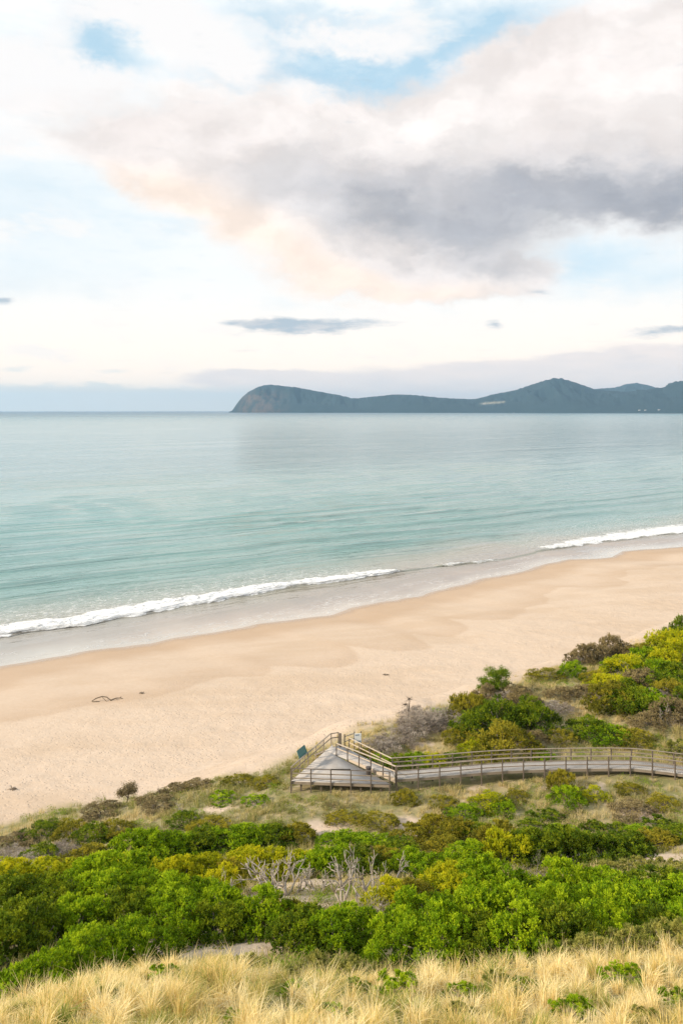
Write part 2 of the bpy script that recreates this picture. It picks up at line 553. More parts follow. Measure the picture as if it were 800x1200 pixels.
_ampd = np.interp(_pxd, [-80, 0, 300, 440, 466, 474, 512, 518, 580, 588, 630, 650, 720, 800, 880],
                  [1, 1, 1.0, .95, .85, 0.03, 0.03, 0.5, 0.45, 0.03, 0.1, 0.55, .62, .64, .64])
_wd = np.interp(_pxd, [-80, 0, 200, 330, 440, 470, 520, 580, 640, 700, 800, 880], [11, 10.5, 10, 9, 7, 4, 3.0, 3.0, 8, 14, 19, 19])


def sea_fn(Tt, S):
    X, Y = xy(S, Tt)
    dep = S - shore(Tt)                                   # distance out from the water's edge
    fl = np.interp(Tt, _ft, _fs) + 1.1 * (fbm(Tt / 7.0, 0 * Tt, 3, 51) - 0.5) * 2
    amp = np.interp(Tt, tt, _ampd); wid = np.interp(Tt, tt, _wd)
    inr = sstep(_ft[0] - 40, _ft[0], Tt) * sstep(_ft[-1] + 60, _ft[-1], Tt)
    q = S - fl
    edge = 2.2 * (fbm(Tt / 3.0, S / 2.0, 4, 52) - 0.5)
    foam = sstep(-1.3, -0.4, q + edge) * (1 - sstep(0.35, 1.0, (q + edge * 2.0) / wid)) * amp
    trail = sstep(-0.5, 1.0, q) * (1 - sstep(0.3, 1.0, q / (wid * 2.8))) * amp * 0.85
    # breaker: steep shoreward face, long back
    wave = np.where(q < 0, np.exp(-(q / 0.55) ** 2), np.exp(-(q / (3.0 + 0.14 * wid)) ** 2)) * 0.36
    lump = fbm(Tt / 1.1, S / 1.0, 4, 53) * 0.5 * foam
    # swell lines parallel to the shore
    ph = S / 17.0 + 1.3 * fbm(Tt / 70.0, S / 120.0, 3, 54) + Tt / 300.0
    sw = (0.5 + 0.5 * np.sin(2 * np.pi * ph)) ** 2.2 * 0.8 * sstep(14, 45, dep) * (1 - sstep(120, 500, dep)) * (0.25 + 1.3 * fbm(Tt / 45.0, S / 45.0, 3, 55) )
    chop = 0.10 * (fbm(Tt / 5.0, S / 2.2, 3, 56) - 0.5) * sstep(3, 20, dep) * (1 - sstep(150, 400, dep))
    Z = (wave * (0.35 + 0.65 * amp) + lump) * inr + sw + chop
    film = 0.035 + 0.02 * fbm(Tt / 4.0, S / 4.0, 2, 57)
    Z = Z * sstep(-0.5, 1.5, dep) + film * sstep(-2.0, 0.5, dep)
    Z = np.where(dep < -1.5, -0.35, Z)
    lace = sstep(0.2, 1.2, dep) * sstep(3.2, 1.0, dep)
    return X, Y, Z, {'depth': dep, 'foam': np.clip(foam * inr, 0, 1), 'trail': np.clip(trail * inr + 0.6 * lace + 0.5 * sstep(2.5, 5.0, dep) * sstep(11, 6, dep) * sstep(0.42, 0.62, fbm(Tt / 14.0, S / 3.0, 3, 59)), 0, 1),
                     'face': (sstep(-1.5, -0.2, q) * sstep(0.9, -0.2, q) * (1 - amp)) * inr}


ss = np.concatenate([np.arange(36, 62, 1.0), np.arange(62, 106, 0.3)])
ss = spaced(40, 22000, 44, 96, 0.27, 1.035)
stt = spaced(-21000, 22000, -70, 190, 0.55, 1.12)
sea_me = grid_mesh('sea_surface', stt, ss, sea_fn)


def sea_mat():
    m, nt, b = new_mat('sea_water')
    P = nt.node('ShaderNodeTexCoord').outputs['Object']
    dep = nt.attr('depth'); foam = nt.attr('foam'); trail = nt.attr('trail'); face = nt.attr('face')
    RZ = math.atan2(UY, UX)
    A = nt.mapping(P, rot=(0, 0, -RZ))                      # x along the shore, y out to sea
    big = nt.noise(nt.mapping(A, scale=(0.004, 0.012, 1)), 1.0, 4, 0.55)
    dw = nt.math('ADD', dep, nt.math('MULTIPLY', nt.math('SUBTRACT', nt.noise(A, 0.06, 3, 0.5), 0.5), 14.0))
    c = nt.ramp(nt.lin(dw, 0, 400), [(0.0, (0.56, 0.49, 0.42)), (0.007, (0.46, 0.395, 0.335)), (0.018, (0.36, 0.295, 0.245)), (0.032, (0.31, 0.265, 0.22)), (0.062, (0.30, 0.29, 0.23)), (0.115, (0.14, 0.275, 0.25)),
                                     (0.45, (0.135, 0.30, 0.29)), (1.0, (0.125, 0.245, 0.25))])
    c = nt.mix(nt.smooth(big, 0.45, 0.7, 0, 0.35), c, (0.09, 0.23, 0.26))
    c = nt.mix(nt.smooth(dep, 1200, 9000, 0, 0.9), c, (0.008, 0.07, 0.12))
    c = nt.mix(face, c, (0.16, 0.17, 0.11))
    # foam pattern: bubbles and lace
    f1 = nt.noise(A, 0.9, 6, 0.7, dist=0.4)
    vo = nt.node('ShaderNodeTexVoronoi', feature='DISTANCE_TO_EDGE'); vo.inputs['Scale'].default_value = 0.55
    nt.l.new(nt.vmath('ADD', nt.mapping(A, scale=(0.6, 1.3, 1)), nt.vmath('SCALE', nt.noise(A, 0.7, 4, 0.6, 'Color'), scale=1.6)), vo.inputs['Vector'])
    lace = nt.math('SUBTRACT', 1.0, nt.smooth(vo.outputs['Distance'], 0.02, 0.16))
    fo = nt.smooth(nt.math('ADD', foam, nt.math('MULTIPLY', nt.math('SUBTRACT', f1, 0.5), 0.9)), 0.36, 0.60)
    lc = nt.math('MULTIPLY', nt.math('MULTIPLY', lace, nt.smooth(f1, 0.36, 0.62)), nt.math('MULTIPLY', trail, 1.0), clamp=True)
    allf = nt.math('MAXIMUM', fo, nt.math('MULTIPLY', lc, 0.85))
    c = nt.mix(allf, c, (0.75, 0.75, 0.76))
    # ripples at several scales, smoothed where the water is a thin film
    calm = nt.smooth(dep, 1.0, 16.0)
    r1 = nt.noise(nt.mapping(A, scale=(0.55, 1.6, 1)), 1.0, 4, 0.6)
    r2 = nt.noise(nt.mapping(A, scale=(0.09, 0.33, 1)), 1.0, 4, 0.55)
    r3 = nt.noise(nt.mapping(A, scale=(0.012, 0.06, 1)), 1.0, 3, 0.5)
    paw = nt.noise(nt.mapping(A, scale=(0.0035, 0.022, 1), rot=(0, 0, 0.12)), 1.0, 5, 0.6)
    paw = nt.math('MULTIPLY', nt.smooth(paw, 0.36, 0.64, 0.25, 1.45), calm)
    r3 = nt.math('MULTIPLY', r3, paw); r2 = nt.math('MULTIPLY', r2, nt.math('ADD', nt.math('MULTIPLY', paw, 0.7), 0.25))
    nb = nt.bump(nt.math('MULTIPLY', r3, calm), 1.0, 1.1)
    nb = nt.bump(nt.math('MULTIPLY', nt.noise(A, 0.03, 3, 0.6), nt.smooth(dep, 1500, 9000)), 1.0, 9.0, nb)
    nb = nt.bump(nt.math('MULTIPLY', r2, calm), 1.0, 0.50, nb)
    nb = nt.bump(nt.math('MULTIPLY', r1, nt.math('ADD', nt.math('MULTIPLY', calm, 0.8), 0.12)), 0.9, 0.10, nb)
    nb = nt.bump(nt.math('MULTIPLY', f1, allf), 0.8, 0.25, nb)
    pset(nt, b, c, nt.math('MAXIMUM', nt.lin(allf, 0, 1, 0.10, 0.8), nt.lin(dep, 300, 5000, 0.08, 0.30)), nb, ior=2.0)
    return m


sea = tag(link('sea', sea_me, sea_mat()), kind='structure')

# ------------------------------------------------------------------ far hills across the bay
_sil = [(268, 482.6), (272, 481), (277, 474), (284, 465), (292, 458.5), (300, 454.5), (308, 451.5), (315, 450.5), (325, 451.5), (335, 452.3), (345, 453.8),
        (360, 456), (380, 459.8), (400, 463.5), (412, 466.5), (420, 466.3), (440, 464.3), (455, 463), (470, 462.2), (485, 463), (500, 464.5), (525, 466.5),
        (545, 467.3), (556, 467.6), (566, 465.2), (578, 461.8), (592, 459.4), (606, 456.6), (620, 451.5), (632, 448.2), (645, 445.5), (655, 444), (665, 445.2),
        (675, 448.4), (687, 452.5), (697, 456.2), (712, 458), (735, 459), (760, 456.5), (776, 454), (790, 449.5), (806, 446), (830, 444), (870, 447), (920, 455), (990, 462)]
_back = [(640, 480), (668, 466), (690, 456.5), (705, 455), (720, 454), (733, 450.3), (745, 448.3), (757, 450.5), (770, 454.3), (790, 458), (820, 466), (850, 478)]


def ridge_mesh(sil, d_near, d_ridge, d_far, step, seed):
    px = np.arange(sil[0][0], sil[-1][0], step)
    py = np.interp(px, [p[0] for p in sil], [p[1] for p in sil])
    py = py + 1.0 * (fbm(px / 3.0, 0 * px, 3, seed + 1) - 0.5)
    u = (px - 400) / F
    rows = np.concatenate([np.linspace(0, 1, 26), 1 + np.linspace(0.12, 1, 10)])
    U, Rr = np.meshgrid(u, rows)
    PX = np.broadcast_to(px, U.shape)
    dn = np.broadcast_to(np.interp(px, *d_near), U.shape); dr = np.broadcast_to(np.interp(px, *d_ridge), U.shape)
    hr = np.broadcast_to(np.maximum(CAM_Z - (py - HOR) / F * np.interp(px, *d_ridge), 0.0), U.shape)
    Yd = np.where(Rr <= 1, dn + (dr - dn) * Rr, dr + (Rr - 1) * d_far)
    prof = np.where(Rr <= 1, np.sin(np.clip(Rr, 0, 1) * np.pi / 2) ** 0.8, np.cos(np.clip(Rr - 1, 0, 1) * np.pi / 2))
    X = U * Yd
    nz = fbm(X / 420.0, Yd / 900.0, 5, seed) - 0.5
    gul = np.abs(fbm(X / 260.0, Yd / 700.0, 4, seed + 9) - 0.5)
    Z = hr * prof * (1 + (0.55 * nz - 0.9 * gul) * np.sin(np.clip(Rr, 0, 1) * np.pi)) - 6 * (Rr < 0.01) - 30 * (Rr > 1.98)
    nx, ny = len(px), len(rows)
    idx = np.arange(nx * ny).reshape(ny, nx)
    q = np.stack([idx[:-1, :-1], idx[:-1, 1:], idx[1:, 1:], idx[1:, :-1]], -1).reshape(-1, 4)
    return X, Yd, Z, q


def hills_mat():
    m, nt, b = new_mat('forested_hills')
    P = nt.node('ShaderNodeTexCoord').outputs['Object']
    n1 = nt.noise(P, 0.006, 6, 0.7); n2 = nt.noise(P, 0.03, 4, 0.7)
    c = nt.mix(n1, (0.012, 0.030, 0.042), (0.040, 0.062, 0.066))
    c = nt.mix(nt.smooth(n2, 0.5, 0.7, 0, 0.6), c, (0.02, 0.03, 0.02))
    # bare rock on the cliff of the headland
    geo = nt.node('ShaderNodeNewGeometry')
    rock = nt.attr('rock')
    rk = nt.math('MULTIPLY', rock, nt.smooth(nt.noise(nt.mapping(P, scale=(1, 1, 0.35)), 0.012, 5, 0.7), 0.42, 0.6))
    c = nt.mix(rk, c, nt.mix(n2, (0.075, 0.058, 0.052), (0.15, 0.115, 0.10)))
    fld = nt.attr('field')
    c = nt.mix(nt.math('MULTIPLY', fld, nt.smooth(n2, 0.40, 0.55)), c, (0.42, 0.38, 0.30))
    pset(nt, b, c, 0.95, nt.bump(n2, 0.6, 12.0), spec=0.1)
    return m


hm = hills_mat()
dn = ([268, 300, 420, 560, 700, 820, 990], [12200, 11800, 11400, 10800, 9900, 9200, 8600])
dr = ([268, 300, 420, 560, 700, 820, 990], [12300, 12300, 12300, 12000, 11600, 11000, 10500])
X, Yd, Z, q = ridge_mesh(_sil, dn, dr, 1500, 1.0, 200)
PX = X / Yd * F + 400; PY = HOR + (CAM_Z - Z) / Yd * F
rock = sstep(345, 320, PX) * sstep(272, 290, PX) * sstep(455, 462, PY) * (1 - 0.3 * sstep(300, 330, PX))
yl = 473.2 - (PX - 560) * 0.075
field = sstep(560, 566, PX) * sstep(593, 590, PX) * np.exp(-((PY - yl) / 1.0) ** 2)
hv = np.stack([X, Yd, Z], -1).reshape(-1, 3)
hills_geom = (X, Yd, Z)
tag(link('hills', mesh_np('hills', hv, q, vattr={'rock': rock.ravel(), 'field': field.ravel()}, smooth=True), hm), kind='structure')
X2, Y2, Z2, q2 = ridge_mesh(_back, ([600, 900], [13600, 13600]), ([600, 900], [15500, 15500]), 1500, 1.0, 230)
tag(link('hills', mesh_np('hills', np.stack([X2, Y2, Z2], -1).reshape(-1, 3), q2,
                          vattr={'rock': np.zeros(X2.size), 'field': np.zeros(X2.size)}, smooth=True), hm), kind='structure')


# houses on the far shore
def house(px, ratio, w, label):
    Xh, Yh, Zh = hills_geom
    colx = int(np.argmin(np.abs((Xh[0] / Yh[0] * F + 400) - px)))
    k = int(ratio * 25)
    p = (float(Xh[k, colx]), float(Yh[k, colx]), float(Zh[k, colx]))
    r = empty('house', p, 0.2)
    mb = MB(); mb.box((0, 0, -3), w, 11, 9.5); mb.build('wall', M['house_wall'], r)
    g = MB(); h = 6.51
    e = w / 2 + 0.8
    g._add([(-e, -6.2, h), (e, -6.2, h), (e, 6.2, h), (-e, 6.2, h), (-e, 0, h + 4), (e, 0, h + 4)],
           [(0, 1, 5, 4), (2, 3, 4, 5), (1, 2, 5), (3, 0, 4), (3, 2, 1, 0)])
    g.build('roof', M['house_roof'], r)
    for x in (-w * 0.3, 0, w * 0.3):
        wn = MB(); wn.box((x, -5.63, 1.5), 2.2, 0.2, 2.2); wn.build('window', M['sign_dark'], r)
    tag(r, label, 'house', 'houses on the far shore')


house(749, 0.04, 26, 'pale house, leftmost of the pair at the foot of the far right hills')
house(756, 0.04, 22, 'pale house, right one of the pair at the foot of the far right hills')
house(772, 0.06, 24, 'pale house standing alone right of the pair on the far shore')
house(602, 0.03, 22, 'pale waterside house below the cleared field on the far hills')
house(567, 0.40, 24, 'pale house at the left end of the cleared strip on the far hill')

# ------------------------------------------------------------------ shrubs
def unit(v):
    return v / (np.linalg.norm(v, axis=-1, keepdims=True) + 1e-9)


def leaves(base, axis, L, W, tint, r):
    """kite-shaped leaves"""
    n = len(base)
    axis = unit(axis)
    side = unit(np.cross(axis, r.normal(size=(n, 3))))
    L = np.asarray(L)[:, None]; W = np.asarray(W)[:, None]
    bend = r.normal(size=(n, 3)) * 0.06 * L
    v = np.empty((n, 4, 3))
    v[:, 0] = base
    v[:, 1] = base + axis * L * 0.5 + side * W + bend
    v[:, 2] = base + axis * L
    v[:, 3] = base + axis * L * 0.5 - side * W + bend
    return v.reshape(-1, 3), np.arange(n * 4).reshape(-1, 4), tint


def shrub_meshes(seed, clumps=80, sprigs=9, per=13, leafL=0.075, leafW=0.013, up=0.6, dome=1.0, layers=False, low=0.10):
    """unit shrub: half-width 1, height 1. foliage = leaf clumps over an uneven dome, stem = branches to the clumps"""
    r = np.random.default_rng(seed)
    V = []; Q = []; T = []; cs = []
    lob = r.uniform(0, 2 * np.pi, 5)
    nl = 11
    lobes = []
    for i in range(nl):
        la_ = i * 2.39996 + r.normal() * 0.35
        lh = 0.80 - 0.62 * (i / (nl - 1)) + r.normal() * 0.04
        lr = (0.10, 0.36, 0.46, 0.50, 0.54, 0.58, 0.60, 0.62, 0.66, 0.66, 0.68)[i] * r.uniform(0.85, 1.15)
        lobes.append((math.cos(la_) * lr, math.sin(la_) * lr, lh * r.uniform(0.78, 1.02), r.uniform(0.30, 0.46)))
    for i in range(clumps):
        lx, ly, lz, lrad = lobes[i % nl]
        d0 = unit(r.normal(size=3) + np.array([lx, ly, 0]) * 1.1 + np.array([0, 0, 0.45]))
        rr0 = lrad * (r.uniform(0.85, 1.0) if i % 5 else r.uniform(0.2, 0.7))
        c = np.array([lx + d0[0] * rr0, ly + d0[1] * rr0, max(0.05, lz + d0[2] * rr0 * 0.62)])
        hz = c[2]
        if layers:
            c[2] = c[2] * 0.35 + (0.28, 0.62)[i % 2]
        cs.append(c)
        out = unit(c * np.array([1, 1, 0.9]) + np.array([0, 0, 0.25]))
        cr = r.uniform(0.07, 0.14)
        ctint = r.uniform(0.15, 0.66) + (0.32 if hz > 0.55 and r.random() < 0.6 else 0)  # upper clumps often raised: yellow new growth plus painted light on the crown
        for j in range(sprigs):
            d = unit(r.normal(size=3) + out * 0.9 + np.array([0, 0, up]))
            p = c + d * cr * r.uniform(0.25, 0.75) * np.array([1.0, 1.0, 0.85])
            ax = unit(d * 0.8 + np.array([0, 0, up]) + r.normal(size=3) * 0.2)
            n = per
            a = r.uniform(0, 1, n)
            base = p + ax * (a * 0.10)[:, None]
            la = ax + r.normal(size=(n, 3)) * 0.48
            v, qd, _ = leaves(base, la, leafL * r.uniform(0.7, 1.25, n), leafW * r.uniform(0.8, 1.2, n), None, r)
            Q.append(qd + sum(len(x) for x in V) if False else qd); V.append(v)
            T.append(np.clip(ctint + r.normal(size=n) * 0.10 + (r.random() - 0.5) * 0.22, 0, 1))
    off = 0
    for i in range(len(Q)):
        Q[i] = Q[i] + off; off += len(V[i])
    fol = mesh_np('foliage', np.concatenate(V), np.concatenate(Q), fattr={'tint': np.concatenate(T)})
    mb = MB()
    pick = r.choice(len(cs), size=min(14, len(cs)), replace=False)
    for i in pick:
        c = cs[i]
        b0 = np.array([r.normal() * 0.05, r.normal() * 0.05, -0.25])
        mid = c * np.array([0.4, 0.4, 0.5]) + r.normal(size=3) * 0.05
        mb.tube([b0, mid, c * 0.96], [0.035, 0.022, 0.008], 5)
    stem = mb.mesh('stem', True)
    return fol, stem


def twig_meshes(seed, n=9, depth=4, spread=0.7, up=0.5, rad=0.03, flat=1.0):
    """bare branching shrub, unit size"""
    r = np.random.default_rng(seed)
    mb = MB()

    def grow(p, d, L, rd, k):
        m1 = p + d * L * 0.5 + r.normal(size=3) * 0.09 * L
        d2 = unit(d + r.normal(size=3) * 0.22 * np.array([1, 1, 0.8]))
        e = m1 + d2 * L * 0.5
        mb.tube([p, m1, e], [rd, rd * 0.85, rd * 0.62], 5 if k > 1 else 4)
        if k <= 0:
            return
        for _ in range(2 + (r.random() < 0.55)):
            nd = unit(d2 + r.normal(size=3) * spread * np.array([1, 1, flat]) + np.array([0, 0, 0.14 * up]))
            grow(e, nd, L * r.uniform(0.58, 0.86), rd * 0.60, k - 1)

    for i in range(n):
        a = 2 * math.pi * i / n + r.normal() * 0.4
        d = unit(np.array([math.cos(a) * spread, math.sin(a) * spread, up + r.random() * 0.4]))
        grow(np.array([0, 0, -0.05]), d, 0.36 * r.uniform(0.8, 1.2), rad, depth)
    return mb.mesh('branches', True)


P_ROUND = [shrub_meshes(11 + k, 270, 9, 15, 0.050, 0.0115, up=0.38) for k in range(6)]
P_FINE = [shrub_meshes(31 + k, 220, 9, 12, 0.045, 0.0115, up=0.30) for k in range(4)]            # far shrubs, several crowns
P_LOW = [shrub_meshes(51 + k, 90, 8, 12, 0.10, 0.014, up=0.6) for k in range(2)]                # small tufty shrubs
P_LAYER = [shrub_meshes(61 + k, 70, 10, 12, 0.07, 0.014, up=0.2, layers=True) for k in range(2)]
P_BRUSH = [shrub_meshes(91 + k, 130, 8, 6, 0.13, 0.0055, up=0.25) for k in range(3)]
P_TWIG = [twig_meshes(71 + k, 11, 4, 0.75, 0.5, 0.016) for k in range(3)]
P_SNAG = [twig_meshes(81 + k, 4, 3, 0.55, 0.62, 0.040) for k in range(3)]

KIND = {  # kind -> (prototypes, leaf material, stem material, name, category)
    'bright': (P_ROUND, 'leaf_bright', 'coastal_shrub'), 'yellow': (P_ROUND, 'leaf_yellow', 'coastal_shrub'), 'deep': (P_ROUND, 'leaf_deep', 'coastal_shrub'),
    'olive': (P_ROUND, 'leaf_olive', 'coastal_shrub'), 'brown': (P_ROUND, 'leaf_brown', 'coastal_shrub'), 'sage': (P_LOW, 'leaf_sage', 'low_shrub'),
    'fdeep': (P_FINE, 'leaf_deep', 'coastal_shrub'), 'folive': (P_FINE, 'leaf_olive', 'coastal_shrub'), 'fbright': (P_FINE, 'leaf_bright', 'coastal_shrub'),
    'fyellow': (P_FINE, 'leaf_yellow', 'coastal_shrub'), 'fbrown': (P_FINE, 'leaf_brown', 'coastal_shrub'), 'grey': (P_BRUSH, 'leaf_grey', 'dry_brush'), 'layer': (P_LAYER, 'leaf_bright', 'coastal_shrub'),
    'layolive': (P_LAYER, 'leaf_olive', 'coastal_shrub'), 'lowgreen': (P_LOW, 'leaf_bright', 'low_shrub'), 'lowdeep': (P_LOW, 'leaf_deep', 'low_shrub'),
}
shrub_spots = []


def shrub(px, Y, w, h, kind, label, group=None, sink=0.12, dY=None):
    protos, lm, nm = KIND[kind]
    fol, stem = protos[len(shrub_spots) % len(protos)]
    X = (px - 400) / F * Y
    z = float(gz(X, Y))
    r = empty(nm, (X, Y, z - sink * h), random.uniform(0, 6.28))
    w = w * (1.22 if kind != 'sage' else 1.0)
    r.scale = (w / 2, (dY or w * random.uniform(0.85, 1.1)) / 2, h * (0.86 if Y < 62 else 1.0))
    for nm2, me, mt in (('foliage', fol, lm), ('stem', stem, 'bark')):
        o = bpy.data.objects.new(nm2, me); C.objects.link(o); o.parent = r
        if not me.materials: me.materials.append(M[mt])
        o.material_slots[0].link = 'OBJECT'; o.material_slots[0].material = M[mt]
    tag(r, label, 'shrub', group)
    shrub_spots.append((X, Y, w / 2))
    return r


def snag(px, Y, size, protos, k, mt, nm, label, cat, h=None, group=None, tilt=0.0):
    X = (px - 400) / F * Y
    me = protos[k % len(protos)]
    o = bpy.data.objects.new(nm, me); C.objects.link(o)
    if not me.materials: me.materials.append(M[mt])
    o.material_slots[0].link = 'OBJECT'; o.material_slots[0].material = M[mt]
    if mt == 'deadwood': size *= 0.85; h = (h or size) * 0.98
    o.location = (X, Y, float(gz(X, Y)) - 0.03); o.scale = (size, size, h or size)
    o.rotation_euler = (tilt, tilt * 0.5, random.uniform(0, 6.28))
    return tag(o, label, cat, group)


